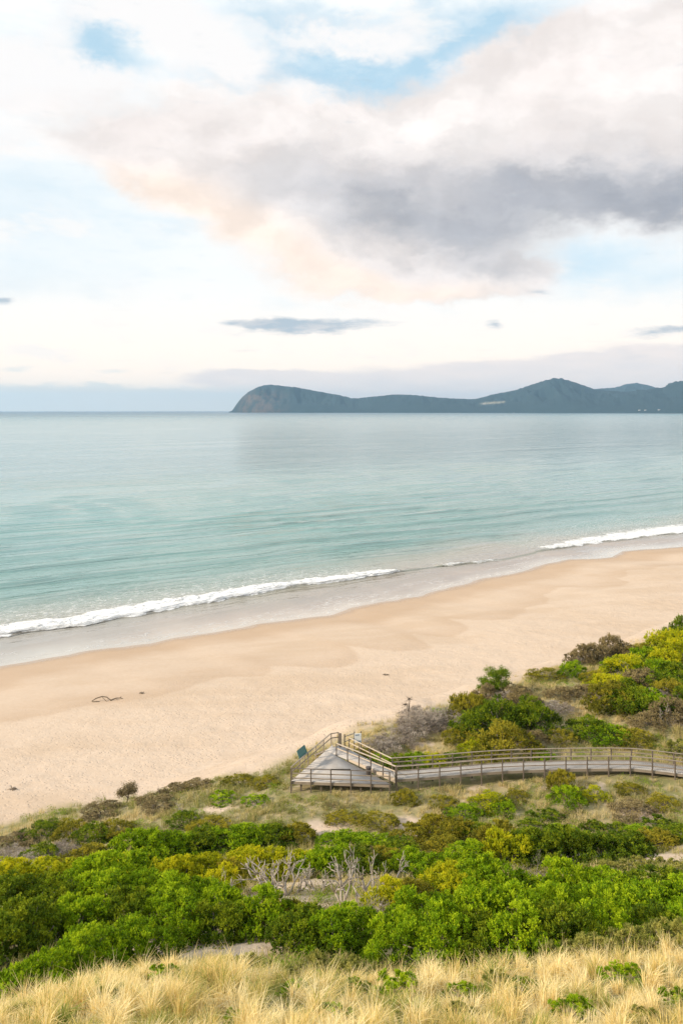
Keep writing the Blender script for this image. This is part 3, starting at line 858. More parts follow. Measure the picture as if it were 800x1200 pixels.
G1 = 'shrubs of the left thicket'; G2 = 'shrubs of the right thicket'; G3 = 'shrubs of the dark hedge row'; G4 = 'shrubs on the dune behind the boardwalk'
G5 = 'shrubs between thicket and boardwalk'; G6 = 'low shrubs in the foreground grass'; G7 = 'shrubs at the beach edge on the left'
SHRUBS = [
    # left thicket, nearest row by the dry grass
    (8, 25.6, 2.2, 1.5, 'bright', 'bright green shrub at the bottom left corner above the dry grass', G1),
    (58, 26.6, 2.3, 1.6, 'bright', 'bright green shrub touching the tall grass stalks, second from the left edge', G1),
    (104, 28.5, 2.5, 1.9, 'bright', 'mid green shrub rising behind the grass, third along the thicket front', G1),
    (156, 30.5, 2.4, 1.9, 'bright', 'mid green shrub just left of the bare sand patch, thicket front', G1),
    (205, 33.5, 2.7, 1.9, 'bright', 'green shrub directly behind the bare foreground sand patch', G1),
    (258, 33.5, 2.2, 1.7, 'deep', 'darker green shrub right of the foreground sand patch', G1),
    (306, 34.0, 2.4, 2.0, 'bright', 'rounded bright green shrub at the right end of the left thicket', G1),
    (-25, 31.0, 3.2, 2.4, 'deep', 'dark olive green shrub cut by the left edge low in the thicket', G1),
    (30, 33.0, 2.9, 2.3, 'deep', 'dark green shrub in the shaded lower left of the thicket', G1),
    (88, 34.0, 2.8, 2.2, 'bright', 'green shrub in the middle of the left thicket above the grass stalks', G1),
    (145, 35.0, 2.8, 2.1, 'deep', 'deep green shrub in the centre of the left thicket', G1),
    (200, 36.0, 2.8, 2.1, 'bright', 'green shrub in the left thicket below the yellow shrub with bare twigs', G1),
    (252, 36.5, 2.4, 1.8, 'bright', 'leafy green shrub left of the grey brush clump', G1),
    (0, 38.5, 3.4, 2.2, 'deep', 'dark green shrub on the left edge halfway up the thicket', G1),
    (60, 39.0, 3.0, 2.0, 'deep', 'dark green shrub below the grey twigs of the left thicket', G1),
    (118, 39.5, 3.0, 2.0, 'bright', 'green shrub just under the big rounded shrub of the left thicket', G1),
    (175, 40.5, 2.8, 1.9, 'bright', 'green shrub right below the big rounded shrub', G1),
    (222, 41.5, 2.4, 1.6, 'bright', 'small green shrub behind the yellow shrub with bare twigs', G1),
    (134, 45.0, 4.2, 2.6, 'bright', 'largest rounded green shrub of the left thicket with yellow tipped crown', G1),
    (85, 44.5, 2.6, 1.7, 'bright', 'green shrub left of the big rounded shrub beside grey twigs', G1),
    (10, 45.5, 3.2, 1.9, 'yellow', 'yellow green shrub at the left edge above the dark shrubs', G1),
    (56, 49.5, 3.2, 1.5, 'yellow', 'yellow topped shrub left of the big rounded shrub', G1),
    (90, 51.5, 2.6, 1.2, 'yellow', 'yellow green low shrub below the dark round bush on the left', G1),
    (176, 48.5, 2.8, 1.7, 'yellow', 'yellow green shrub right of the big rounded shrub', G1),
    (212, 49.0, 2.8, 2.0, 'yellow', 'tall bright yellow shrub above the left thicket', G1),
    (242, 51.0, 2.4, 1.8, 'yellow', 'yellow shrub second from left in the yellow row', G1),
    (100, 56.0, 3.2, 1.5, 'olive', 'olive shrub at the left end of the dark hedge row', G1),
    (126, 53.5, 3.0, 1.6, 'yellow', 'yellow green shrub sloping down left of the dark hedge row', G1),
    (270, 49.5, 2.2, 1.4, 'olive', 'brownish olive shrub behind the yellow shrub with bare twigs', G1),
    (255, 43.5, 2.3, 1.8, 'yellow', 'yellow and brown shrub with bare twigs around it, beside the dead branches', G1),
    (-2, 52.0, 3.0, 1.2, 'olive', 'olive green shrub at the far left edge above the yellow shrub', G1),
    # dark hedge row
    (158, 58.0, 3.4, 2.5, 'bright', 'tall green shrub crowning the left end of the hedge row', G3),
    (185, 57.0, 3.2, 2.4, 'bright', 'green shrub, second from the left in the hedge row', G3),
    (212, 58.0, 3.0, 1.9, 'bright', 'green shrub, third from the left in the hedge row', G3),
    (240, 58.5, 3.0, 1.8, 'deep', 'dark green shrub in the middle of the hedge row', G3),
    (268, 58.5, 3.0, 1.7, 'bright', 'green shrub right of the hedge row middle', G3),
    (296, 59.0, 2.8, 1.6, 'bright', 'green shrub, third from the right in the hedge row', G3),
    (322, 59.0, 2.6, 1.5, 'deep', 'deep green shrub, second from the right in the hedge row', G3),
    (347, 59.5, 2.4, 1.3, 'olive', 'olive shrub at the right end of the hedge row by the sandy hollow', G3),
    # middle green band behind the dead branches
    (290, 52.5, 2.8, 1.6, 'yellow', 'yellow shrub right of centre in the yellow row below the hedge', G5),
    (316, 50.5, 3.0, 2.0, 'yellow', 'yellow green shrub behind the leftmost dead branches', G5),
    (345, 51.0, 2.6, 1.7, 'yellow', 'yellow green shrub below the sandy hollow', G5),
    (372, 50.5, 2.8, 1.9, 'bright', 'bright green shrub behind the central dead branches', G5),
    (400, 51.0, 2.6, 1.8, 'bright', 'bright green shrub between two dead branch clusters', G5),
    (424, 49.5, 2.8, 1.8, 'deep', 'dark green shrub behind the right dead branches', G5),
    (452, 51.0, 2.4, 1.3, 'olive', 'olive shrub between the dead branches and the small sandy gap', G5),
    (476, 50.5, 2.2, 1.4, 'bright', 'green shrub above the fallen pale branch', G5),
    (498, 49.5, 2.4, 1.5, 'bright', 'bright green shrub right of the fallen pale branch', G5),
    (395, 58.5, 2.6, 0.9, 'bright', 'low bright green mat at the left end of the green strip below the platform', G5),
    (418, 58.0, 2.6, 1.0, 'bright', 'low bright green mat in the middle of the strip below the platform', G5),
    (442, 57.0, 2.6, 1.0, 'bright', 'low bright green mat at the right of the strip below the platform', G5),
    (468, 55.0, 2.4, 0.9, 'deep', 'dark low shrub above the small sandy gap', G5),
    (420, 55.0, 2.2, 0.7, 'brown', 'brown low cushion shrub below the bright green strip', G5),
    # front right thicket
    (335, 35.0, 2.2, 1.5, 'olive', 'olive shrub just below the sandy hollow of the dead branches', G5),
    (352, 31.5, 2.3, 1.6, 'deep', 'deep green shrub in the centre gap between the two thickets', G5),
    (385, 31.0, 2.3, 1.7, 'bright', 'green shrub in the centre gap below the dead branches', G5),
    (412, 32.5, 2.2, 1.6, 'bright', 'bright green shrub left of the brown twiggy hollow', G5),
    (470, 30.0, 2.5, 2.0, 'bright', 'green shrub at the left end of the right thicket front', G2),
    (520, 29.0, 2.6, 2.2, 'bright', 'bright green shrub, second along the right thicket front', G2),
    (565, 28.8, 2.3, 1.8, 'deep', 'dark green shrub by the dark gap in the right thicket front', G2),
    (612, 28.5, 2.5, 2.1, 'bright', 'green shrub right of the dark gap in the right thicket front', G2),
    (662, 28.6, 2.6, 2.1, 'deep', 'deep green shrub behind the foreground sage shrubs', G2),
    (712, 29.4, 2.6, 2.1, 'bright', 'green shrub, second from the right edge in the thicket front', G2),
    (762, 30.2, 2.7, 2.0, 'deep', 'deep green shrub near the right edge above the sage shrubs', G2),
    (812, 30.6, 2.8, 2.0, 'bright', 'green shrub cut by the right edge in the thicket front', G2),
    (500, 34.0, 2.7, 2.2, 'bright', 'bright green shrub in the left half of the right thicket, middle row', G2),
    (552, 34.5, 2.8, 2.5, 'bright', 'tall bright green shrub beside the dark gap, middle row', G2),
    (606, 34.5, 2.8, 2.2, 'bright', 'green shrub right of the dark gap, middle row of the right thicket', G2),
    (655, 35.0, 2.8, 2.1, 'bright', 'green shrub at the centre of the right thicket', G2),
    (706, 35.5, 2.9, 2.0, 'bright', 'green shrub in the right half of the right thicket, middle row', G2),
    (758, 36.0, 3.0, 1.9, 'bright', 'green shrub near the right edge, middle row of the right thicket', G2),
    (810, 36.0, 3.0, 1.8, 'bright', 'green shrub cut by the right edge, middle row of the thicket', G2),
    (458, 38.5, 2.3, 1.6, 'yellow', 'bright yellow shrub at the left tip of the right thicket', G2),
    (484, 40.0, 2.4, 1.4, 'olive', 'olive brown shrub behind the yellow shrub at the thicket tip', G2),
    (505, 42.0, 2.4, 1.4, 'yellow', 'yellowish shrub below the fallen pale branch', G2),
    (540, 41.0, 2.6, 1.9, 'yellow', 'yellow green shrub on the upper left rim of the right thicket', G2),
    (576, 41.0, 3.2, 2.5, 'bright', 'highest shrub of the right thicket with yellow green crown', G2),
    (622, 41.5, 2.6, 1.7, 'bright', 'green shrub on the rim right of the highest shrub', G2),
    (665, 41.0, 3.0, 2.2, 'bright', 'bright shrub on the rim below the pinkish grey twigs', G2),
    (715, 41.0, 2.8, 1.7, 'bright', 'green shrub on the right rim of the right thicket', G2),
    (768, 41.0, 3.0, 1.5, 'deep', 'deep green shrub on the rim by the right edge', G2),
    (525, 46.5, 2.4, 1.5, 'yellow', 'yellow green shrub between the fallen branch and the dark mass', G2),
    (560, 46.0, 2.4, 1.4, 'bright', 'green shrub below the left end of the dark mass', G2),
    # dark mass mid right
    (594, 52.5, 3.0, 2.3, 'yellow', 'yellow olive shrub at the left end of the dark shrub mass', G5),
    (582, 55.5, 3.0, 2.1, 'olive', 'olive shrub on top of the left end of the dark mass', G5),
    (622, 53.0, 3.2, 2.4, 'deep', 'dark green shrub, second from left in the dark mass', G5),
    (652, 53.0, 3.2, 2.4, 'deep', 'dark green shrub in the centre of the dark mass', G5),
    (682, 54.0, 3.4, 2.1, 'deep', 'dark green shrub right of centre in the dark mass', G5),
    (712, 54.5, 3.2, 1.9, 'deep', 'dark green shrub, third from the right in the dark mass', G5),
    (740, 55.5, 3.0, 1.5, 'deep', 'dark green shrub, second from the right in the dark mass', G5),
    (768, 56.5, 2.8, 1.2, 'olive', 'olive shrub at the tapering right end of the dark mass', G5),
    (796, 57.5, 2.6, 1.0, 'deep', 'dark low shrub at the right edge beside the dark mass', G5),
    (548, 51.5, 2.8, 1.5, 'bright', 'green shrub below the olive shrubs in front of the platform', G5),
    (520, 53.5, 2.4, 1.3, 'olive', 'olive shrub right of the small sandy gap', G5),
    (484, 58.5, 2.6, 1.3, 'olive', 'olive shrub at the left of the clump below the boardwalk', G5),
    (506, 60.0, 2.4, 1.7, 'olive', 'rounded olive shrub crowning the clump below the boardwalk', G5),
    (532, 58.0, 3.0, 1.9, 'olive', 'dark olive shrub in the clump below the boardwalk', G5),
    (556, 58.0, 2.6, 1.6, 'deep', 'dark shrub at the right of the clump below the boardwalk', G5),
    # around the boardwalk, near side
    (656, 67.0, 1.9, 2.0, 'folive', 'olive bushy shrub overlapping the boardwalk rail', G5),
    (664, 64.5, 2.2, 1.4, 'fbright', 'green shrub in front of the bush that overlaps the boardwalk', G5),
    (696, 65.8, 2.2, 0.8, 'fyellow', 'low yellow green shrub just below the boardwalk', G5),
    (574, 64.5, 2.6, 1.0, 'fyellow', 'yellow olive shrub below the middle of the boardwalk', G5),
    (588, 63.5, 2.0, 0.9, 'fbright', 'small green shrub right of the yellow olive one below the boardwalk', G5),
    (475, 65.8, 1.8, 1.0, 'folive', 'olive shrub under the corner of platform and boardwalk', G5),
    (636, 62.0, 2.2, 0.7, 'lowdeep', 'low dark tuft on the sandy slope left of the bush by the rail', G5),
    (624, 60.0, 2.0, 0.7, 'lowdeep', 'low dark tuft above the dark mass, left', G5),
    (692, 60.2, 1.6, 0.8, 'lowdeep', 'small dark round tuft above the centre of the dark mass', G5),
    (722, 60.0, 2.2, 0.8, 'lowdeep', 'dark low shrub above the right of the dark mass', G5),
    (770, 60.5, 2.4, 0.9, 'lowdeep', 'dark low shrub above the sandy patch at right', G5),
    (742, 63.0, 2.8, 0.8, 'fbrown', 'brown low shrub on the grassy slope below the boardwalk at right', G5),
    (778, 64.0, 2.2, 0.7, 'folive', 'olive low shrub near the right edge below the boardwalk', G5),
    (715, 48.5, 1.8, 0.9, 'sage', 'small sage green shrub above the right thicket, left of its row', G5),
    (742, 48.8, 1.8, 0.9, 'sage', 'small sage green shrub above the right thicket, middle of its row', G5),
    (772, 50.0, 1.7, 0.8, 'sage', 'small sage green shrub above the right thicket, right of its row', G5),
    (796, 47.5, 1.8, 0.9, 'sage', 'small sage green shrub at the right edge above the thicket', G5),
    # left dune edge
    (46, 60.5, 2.4, 1.3, 'fdeep', 'dark round bush standing in pale grass at left', G7),
    (18, 64.5, 3.0, 0.9, 'fbrown', 'brown scrubby shrub at the left beach edge', G7),
    (52, 66.0, 3.2, 1.0, 'fdeep', 'dark olive shrub along the left beach edge', G7),
    (84, 65.0, 2.8, 1.1, 'folive', 'olive shrub behind the dark round bush at left', G7),
    (110, 63.5, 2.6, 1.2, 'fdeep', 'dark shrub above the left end of the hedge row', G7),
    (138, 64.0, 2.6, 1.0, 'folive', 'olive shrub on the dune behind the hedge row', G7),
    (120, 69.0, 2.8, 0.8, 'fbrown', 'brown shrub at the beach edge left of the tiny tree', G7),
    (182, 68.5, 3.0, 0.9, 'fbrown', 'brown shrub on the dune right of the tiny tree', G7),
    (215, 64.0, 2.2, 0.8, 'fdeep', 'dark green tuft shrub beside the thin white stick', G7),
    (246, 62.5, 2.8, 0.8, 'folive', 'olive brown shrub just above the hedge row middle', G7),
    (206, 72.0, 2.4, 0.7, 'fbrown', 'brown tuft on the dune crest right of the tiny tree', G7),
    (232, 72.2, 2.2, 0.7, 'fbrown', 'brown tuft on the dune crest midway to the platform', G7),
    (280, 71.5, 2.4, 0.7, 'folive', 'olive grassy tuft on the dune crest left of the platform', G7),
    (262, 68.0, 2.0, 0.6, 'lowgreen', 'green tuft on the grassy dune left of the platform', G7),
    (312, 70.5, 2.2, 0.6, 'folive', 'olive tuft on the crest nearest the platform', G7),
    (302, 66.5, 2.0, 0.5, 'lowgreen', 'green tuft on the slope below left of the platform', G7),
    # dune behind the boardwalk
    (446, 73.0, 2.2, 1.1, 'fbright', 'green shrub behind the ramp rail, first of the low green strip', G4),
    (466, 73.2, 2.2, 1.1, 'fdeep', 'dark green shrub behind the ramp rail, second of the strip', G4),
    (488, 73.2, 2.2, 1.1, 'fbright', 'green shrub in the middle of the strip behind the boardwalk', G4),
    (510, 73.2, 2.2, 1.0, 'fyellow', 'yellow green shrub in the strip behind the boardwalk', G4),
    (530, 73.4, 2.0, 0.9, 'fdeep', 'dark green shrub ending the strip behind the boardwalk', G4),
    (556, 75.0, 2.6, 1.5, 'fyellow', 'yellow olive shrub left of the large brown olive one behind the boardwalk', G4),
    (590, 74.5, 5.0, 2.8, 'folive', 'large brown olive shrub directly behind the boardwalk', G4),
    (634, 73.6, 2.0, 1.0, 'fbright', 'small green shrub right of the large brown olive one', G4),
    (556, 79.5, 4.0, 2.3, 'fdeep', 'dark shrub left of the largest dark green shrub on the dune', G4),
    (584, 80.0, 5.0, 3.2, 'fdeep', 'largest dark green shrub on the dune behind the boardwalk', G4),
    (622, 80.0, 4.2, 2.8, 'fdeep', 'dark green shrub sloping down right of the largest dark one', G4),
    (546, 84.0, 3.2, 3.2, 'folive', 'upright olive shrub left of the flat topped tree', G4),
    (516, 85.0, 2.0, 1.0, 'fbright', 'small round green cap above the grey brush', G4),
    (600, 88.0, 3.6, 1.8, 'fbrown', 'brown shrub right of the flat topped tree', G4),
    (570, 87.0, 3.4, 2.2, 'fbrown', 'grey brown shrub below the flat topped tree', G4),
    (574, 84.5, 3.0, 1.8, 'fbrown', 'grey brown shrub between the flat topped tree and the dark shrubs', G4),
    (671, 95.0, 2.8, 1.8, 'fbright', 'round green shrub on the dune edge against the sand', G4),
    (640, 95.0, 3.6, 0.9, 'folive', 'low rusty olive shrub on the dune edge left of the round green one', G4),
    (681, 101.0, 2.8, 2.2, 'fbrown', 'brown shrub on the dune crest, leftmost of the dark crest row', G4),
    (700, 102.0, 3.0, 2.1, 'fbrown', 'brown shrub in the middle of the dark crest row', G4),
    (716, 104.0, 3.2, 2.8, 'fbrown', 'tallest brown shrub of the dark crest row', G4),
    (732, 103.0, 2.6, 1.8, 'fbrown', 'brown shrub at the right of the dark crest row', G4),
    (716, 98.0, 2.2, 1.3, 'fbright', 'small bright green shrub below the dark crest row', G4),
    (752, 103.0, 3.2, 1.8, 'folive', 'olive shrub on the crest between brown row and big shrubs at right', G4),
    (778, 103.0, 4.2, 3.4, 'fyellow', 'big yellow green shrub on the crest near the right edge', G4),
    (800, 106.0, 4.0, 4.0, 'fdeep', 'dark tall shrub at the right edge topping the dune', G4),
    (800, 99.0, 4.6, 3.6, 'fyellow', 'yellow green shrub at the right edge below the dark top one', G4),
    (778, 97.0, 4.0, 2.6, 'fyellow', 'yellow green shrub left of the one at the right edge', G4),
    (736, 95.0, 5.4, 2.3, 'fyellow', 'broad layered bright shrub on the upper dune', G4),
    (768, 93.0, 4.0, 2.2, 'fbright', 'green shrub right of the broad layered bright shrub', G4),
    (790, 92.0, 3.2, 1.8, 'fdeep', 'dark green shrub below the yellow green ones at the right edge', G4),
    (716, 90.0, 4.2, 1.9, 'fyellow', 'pale yellow shrub under the broad layered shrub', G4),
    (752, 90.0, 3.6, 2.4, 'fbrown', 'grey brown shrub right of the pale yellow shrub', G4),
    (776, 88.0, 4.0, 2.0, 'fdeep', 'dark shrub behind the grey brown shrub at right', G4),
    (716, 84.5, 4.8, 2.8, 'folive', 'large green olive shrub in the middle of the right dune', G4),
    (744, 83.5, 4.2, 2.6, 'fdeep', 'dark green shrub right of the large green olive one', G4),
    (766, 83.0, 3.6, 2.3, 'fbright', 'green shrub by the white dead branch', G4),
    (786, 81.0, 3.6, 2.0, 'fbrown', 'dark brown shrub right of the white dead branch', G4),
    (688, 78.5, 3.8, 1.6, 'fdeep', 'sprawling green shrub behind the boardwalk at right', G4),
    (712, 77.5, 3.8, 1.4, 'fbright', 'low green shrub right of the sprawling one behind the boardwalk', G4),
    (740, 77.0, 3.4, 1.1, 'folive', 'low olive shrub behind the boardwalk near the bend', G4),
    (796, 74.5, 3.2, 1.3, 'sage', 'pale sage shrub at the right edge behind the boardwalk', G4),
    (658, 88.0, 3.0, 1.1, 'fbrown', 'brown low shrub on the grassy dune saddle', G4),
    (700, 92.5, 2.8, 1.4, 'folive', 'olive shrub at the left of the broad layered shrub', G4),
    (688, 88.0, 2.6, 1.2, 'fbrown', 'brown shrub left of the pale yellow shrub', G4),
    (735, 87.0, 3.4, 2.0, 'fdeep', 'dark green shrub below the grey brown shrub at right', G4),
    (756, 98.5, 3.6, 2.2, 'fbright', 'bright green shrub between the layered shrub and the crest', G4),
    (788, 86.5, 3.6, 2.2, 'folive', 'olive shrub among the dark shrubs near the right edge', G4),
    (806, 84.0, 3.6, 2.0, 'fdeep', 'dark green shrub cut by the right edge of the dune', G4),
    (660, 77.0, 2.6, 0.9, 'folive', 'low olive shrub behind the boardwalk bush', G4),
    (610, 84.5, 3.6, 2.0, 'fbrown', 'brown shrub behind the largest dark green shrub', G4),
    (540, 78.0, 2.8, 1.4, 'folive', 'olive shrub at the left foot of the dark shrubs', G4),
    (625, 76.5, 2.6, 1.3, 'fbrown', 'brown shrub at the right foot of the large brown olive one', G4),
    (430, 75.5, 2.0, 0.8, 'folive', 'rusty olive shrub right of the notice sign', G4),
    (760, 79.5, 3.0, 1.3, 'fbrown', 'brown shrub left of the white dead branch', G4),
    (404, 63.0, 2.4, 0.7, 'folive', 'low olive shrub on the grass below the platform', G5),
    (445, 62.0, 2.6, 0.8, 'folive', 'low olive shrub below the right corner of the platform', G5),
    (520, 65.0, 2.2, 0.6, 'folive', 'low olive tuft under the boardwalk left of its middle', G5),
    (545, 63.0, 2.4, 0.9, 'fbright', 'small green shrub below the boardwalk above the dark olive clump', G5),
    (606, 66.0, 1.8, 0.6, 'folive', 'low olive tuft just under the middle of the boardwalk', G5),
    (738, 66.5, 2.2, 0.7, 'folive', 'low olive tuft just under the right part of the boardwalk', G5),
    (660, 59.0, 2.4, 0.8, 'fbright', 'low green shrub just above the centre of the dark mass', G5),
    (752, 58.5, 2.4, 0.8, 'fbright', 'low green shrub just above the right end of the dark mass', G5),
    (640, 47.5, 1.8, 0.8, 'sage', 'small sage shrub right of the pinkish grey twigs', G5),
    (680, 48.0, 1.9, 0.8, 'sage', 'small sage shrub between the dark mass and the right thicket', G5),
    # foreground small shrubs
    (70, 27.0, 0.9, 0.45, 'sage', 'small sage plant half hidden at the thicket foot, left', G6),
    (284, 27.0, 1.6, 0.85, 'sage', 'rounded sage green shrub right of the bare foreground sand', G6),
    (250, 27.6, 1.1, 0.6, 'sage', 'small grey green shrub beside the bare foreground sand', G6),
    (318, 25.2, 1.3, 0.6, 'sage', 'small sage shrub in front of the rounded sage shrub', G6),
    (345, 24.8, 1.4, 0.7, 'sage', 'pale sage shrub at the centre of the grass edge', G6),
    (372, 27.6, 1.5, 0.9, 'sage', 'sage shrub below the centre gap between thickets', G6),
    (408, 27.0, 1.4, 0.9, 'sage', 'grey green shrub at the foot of the centre gap', G6),
    (345, 20.5, 0.7, 0.4, 'lowgreen', 'small green plant alone in the dry grass left of centre', G6),
    (462, 20.8, 1.1, 0.75, 'lowgreen', 'green shrub standing in the dry grass at centre', G6),
    (418, 21.4, 0.6, 0.4, 'lowgreen', 'little green plant in the dry grass left of the centre shrub', G6),
    (480, 18.0, 0.8, 0.4, 'sage', 'sage plant low in the grass at the bottom centre', G6),
    (540, 18.6, 0.7, 0.4, 'sage', 'sage plant low in the grass right of the bottom centre', G6),
    (275, 17.8, 0.5, 0.35, 'lowgreen', 'yellow green sprig in the grass at the bottom left of centre', G6),
    (620, 20.5, 0.9, 0.5, 'lowdeep', 'dark small shrub hidden in the dry grass at right', G6),
    (665, 24.8, 1.7, 0.8, 'sage', 'sage shrub at the left of the row edging the right grass', G6),
    (700, 24.6, 1.8, 0.9, 'sage', 'sage shrub in the middle of the row edging the right grass', G6),
    (738, 24.8, 1.8, 1.0, 'sage', 'sage shrub right of the middle in the row edging the right grass', G6),
    (780, 24.8, 2.0, 1.2, 'sage', 'largest sage shrub near the right edge above the grass', G6),
    (815, 24.0, 1.8, 1.2, 'sage', 'sage shrub cut by the right edge above the grass', G6),
    (120, 19.5, 0.7, 0.35, 'sage', 'sage plant low in the grass at the bottom left', G6),
    (190, 21.5, 0.8, 0.40, 'lowgreen', 'green plant in the grass below the bare foreground sand', G6),
    (395, 18.2, 0.8, 0.40, 'lowgreen', 'green plant low in the grass just left of the bottom centre', G6),
    (585, 21.5, 0.9, 0.45, 'sage', 'sage plant at the grass crest right of centre', G6),
    (672, 18.2, 0.9, 0.45, 'lowgreen', 'yellow green plant in the bottom right grass', G6),
    (735, 21.0, 0.9, 0.45, 'lowgreen', 'green plant among the tall grass at right', G6),
    (30, 18.2, 0.8, 0.35, 'sage', 'sage plant in the bottom left corner grass', G6),
    (755, 17.8, 0.8, 0.40, 'sage', 'sage plant in the bottom right corner grass', G6),
    (540, 20.8, 0.7, 0.35, 'lowgreen', 'green plant in the grass right of the centre shrub', G6),
    (790, 19.0, 0.8, 0.5, 'lowgreen', 'green plant in the grass at the right edge', G6),
]
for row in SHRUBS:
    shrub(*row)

# grey brush and bare twigs
for px, Y, sz, h, lab in [
        (448, 77.0, 2.4, 1.5, 'grey brush clump nearest the ramp on the dune'), (470, 79.0, 2.6, 1.7, 'grey brush clump second from the ramp'),
        (497, 81.0, 3.2, 2.2, 'largest grey brush clump on the dune edge'), (522, 82.5, 2.6, 1.7, 'grey brush clump beside the dark shrubs'),
        (486, 84.0, 2.4, 1.5, 'grey brush clump behind the largest one'), (590, 86.0, 2.2, 1.8, 'grey brush clump by the flat topped tree'),
        (650, 84.0, 2.2, 1.1, 'pale brush clump on the grassy dune saddle'), (780, 86.0, 2.2, 1.6, 'grey brush clump among the dark shrubs at right'),
        (32, 57.5, 1.9, 1.2, 'pale grey brush clump left of the thicket'), (14, 61.0, 2.0, 1.1, 'grey brush clump at the left edge by the beach'),
        (74, 61.5, 1.8, 1.1, 'grey brush clump right of the dark round bush'), (32, 46.8, 1.3, 1.3, 'pale bare twigs poking from the left thicket'),
        (298, 40.5, 1.2, 1.1, 'round pale grey brush ball below the dead branches'), (624, 46.5, 1.3, 1.4, 'pinkish grey twigs above the right thicket'),
        (440, 37.0, 1.2, 1.1, 'brown grey twigs left of the yellow shrub'), (452, 33.5, 1.1, 1.0, 'brown bare twigs in the hollow left of the right thicket')]:
    if Y > 56:
        rt = shrub(px, Y, sz * 1.35, h * 0.85, 'grey', lab, 'clumps of dry brush'); rt['category'] = 'dry brush'
        tw = bpy.data.objects.new('twigs', P_TWIG[int(px) % 3]); C.objects.link(tw); tw.parent = rt
        if not tw.data.materials: tw.data.materials.append(M['twig_grey'])
        tw.scale = (1.15, 1.15, 1.2)
    else:
        snag(px, Y, sz, P_TWIG, int(px), 'twig_grey', 'dry_brush', lab, 'dry brush', h, 'clumps of dry brush')
# weathered dead branches
for px, Y, sz, h, tl, lab in [
        (318, 43.0, 2.5, 2.2, 0.3, 'leftmost silvery dead shrub over the sandy hollow'), (336, 43.5, 2.2, 2.2, 0.15, 'forked silvery dead shrub left of centre'),
        (352, 45.0, 1.9, 1.9, -0.2, 'thin silvery dead shrub beside the sandy hollow'), (374, 43.5, 1.4, 1.9, 0.1, 'small upright dead shrub alone at the centre'),
        (402, 41.0, 2.0, 2.6, -0.1, 'pale branching dead shrub, left of the right hand pair'), (430, 41.0, 2.4, 2.7, 0.2, 'largest pale dead shrub right of centre'),
        (452, 42.5, 2.0, 2.4, 0.3, 'pale dead shrub leaning right near the green shrubs'), (482, 45.5, 1.6, 1.2, 0.9, 'fallen pale branch lying on the shrubs'),
        (268, 42.5, 1.2, 1.7, 0.1, 'bare twig shrub beside the yellow and brown shrub'), (238, 42.8, 1.0, 1.4, -0.1, 'bare twig stub left of the yellow and brown shrub'),
        (773, 79.5, 1.3, 2.4, 0.25, 'white dead branch standing on the right dune'), (213, 66.0, 0.8, 1.3, 0.2, 'thin white stick on the left dune')]:
    snag(px, Y, sz, P_SNAG, int(px), 'deadwood', 'dead_shrub', lab, 'dead shrub', h, 'dead shrubs', tl)


# small trees
def small_tree(px, Y, h, tiers, mat, label, trunk_lean=0.1, leafy=True, seed=5, nleaf=120):
    X = (px - 400) / F * Y
    r = empty('small_tree', (X, Y, float(gz(X, Y)) - 0.1), 0.3)
    rr = np.random.default_rng(seed)
    mb = MB()
    top = np.array([trunk_lean * h, 0, h * 0.8])
    mb.tube([(0, 0, 0), top * 0.5 + np.array([0.05, 0, 0]), top], [0.07, 0.055, 0.02], 6)
    V, Q, T = [], [], []; off = 0
    for (ox, oz, w, th) in tiers:
        c = np.array([ox, 0, oz])
        mb.tube([top * (oz / h) * 0.7, (top * (oz / h) + c) * 0.5, c], [0.04, 0.03, 0.012], 5)
        for _ in range(44):
            p = c + np.clip(rr.normal(size=3), -1.3, 1.3) * np.array([w * 0.42, w * 0.42, th * 0.32])
            mb.tube([c + rr.normal(size=3) * 0.05, p], [0.015, 0.005], 4)
            if leafy:
                n = nleaf
                base = p + rr.normal(size=(n, 3)) * np.array([0.16, 0.16, 0.12])
                ax = rr.normal(size=(n, 3)) + np.array([0, 0, 0.6])
                v, qd, _ = leaves(base, ax, 0.13 * rr.uniform(0.7, 1.2, n), 0.026 * rr.uniform(0.8, 1.2, n), None, rr)
                V.append(v); Q.append(qd + off); off += len(v); T.append(np.clip(rr.uniform(0.25, 0.75) + rr.normal(size=n) * 0.1, 0, 1))
    mb.build('trunk', M['bark'], r, True)
    if leafy:
        link('crown', mesh_np('crown', np.concatenate(V), np.concatenate(Q), fattr={'tint': np.concatenate(T)}), M[mat], r)
    tag(r, label, 'tree')


small_tree(579, 89.0, 3.2, [(-0.1, 2.0, 2.0, 0.7), (0.35, 2.9, 1.6, 0.6), (-0.5, 1.5, 1.6, 0.7)], 'leaf_deep', 'small tree with two flat tiers of foliage against the sand', 0.06, True, 5)
small_tree(148, 72.5, 1.5, [(0.15, 1.45, 0.8, 0.4), (-0.35, 1.0, 0.5, 0.3), (0.45, 1.15, 0.5, 0.3)], 'leaf_brown', 'tiny brown tree on the dune edge against the beach at left', 0.15, True, 6, 22)
small_tree(477, 84.0, 2.6, [(0.25, 2.2, 0.9, 0.8), (-0.2, 1.7, 0.8, 0.6)], 'leaf_brown', 'bare thin sapling against the sand above the grey brush', 0.1, False, 7)

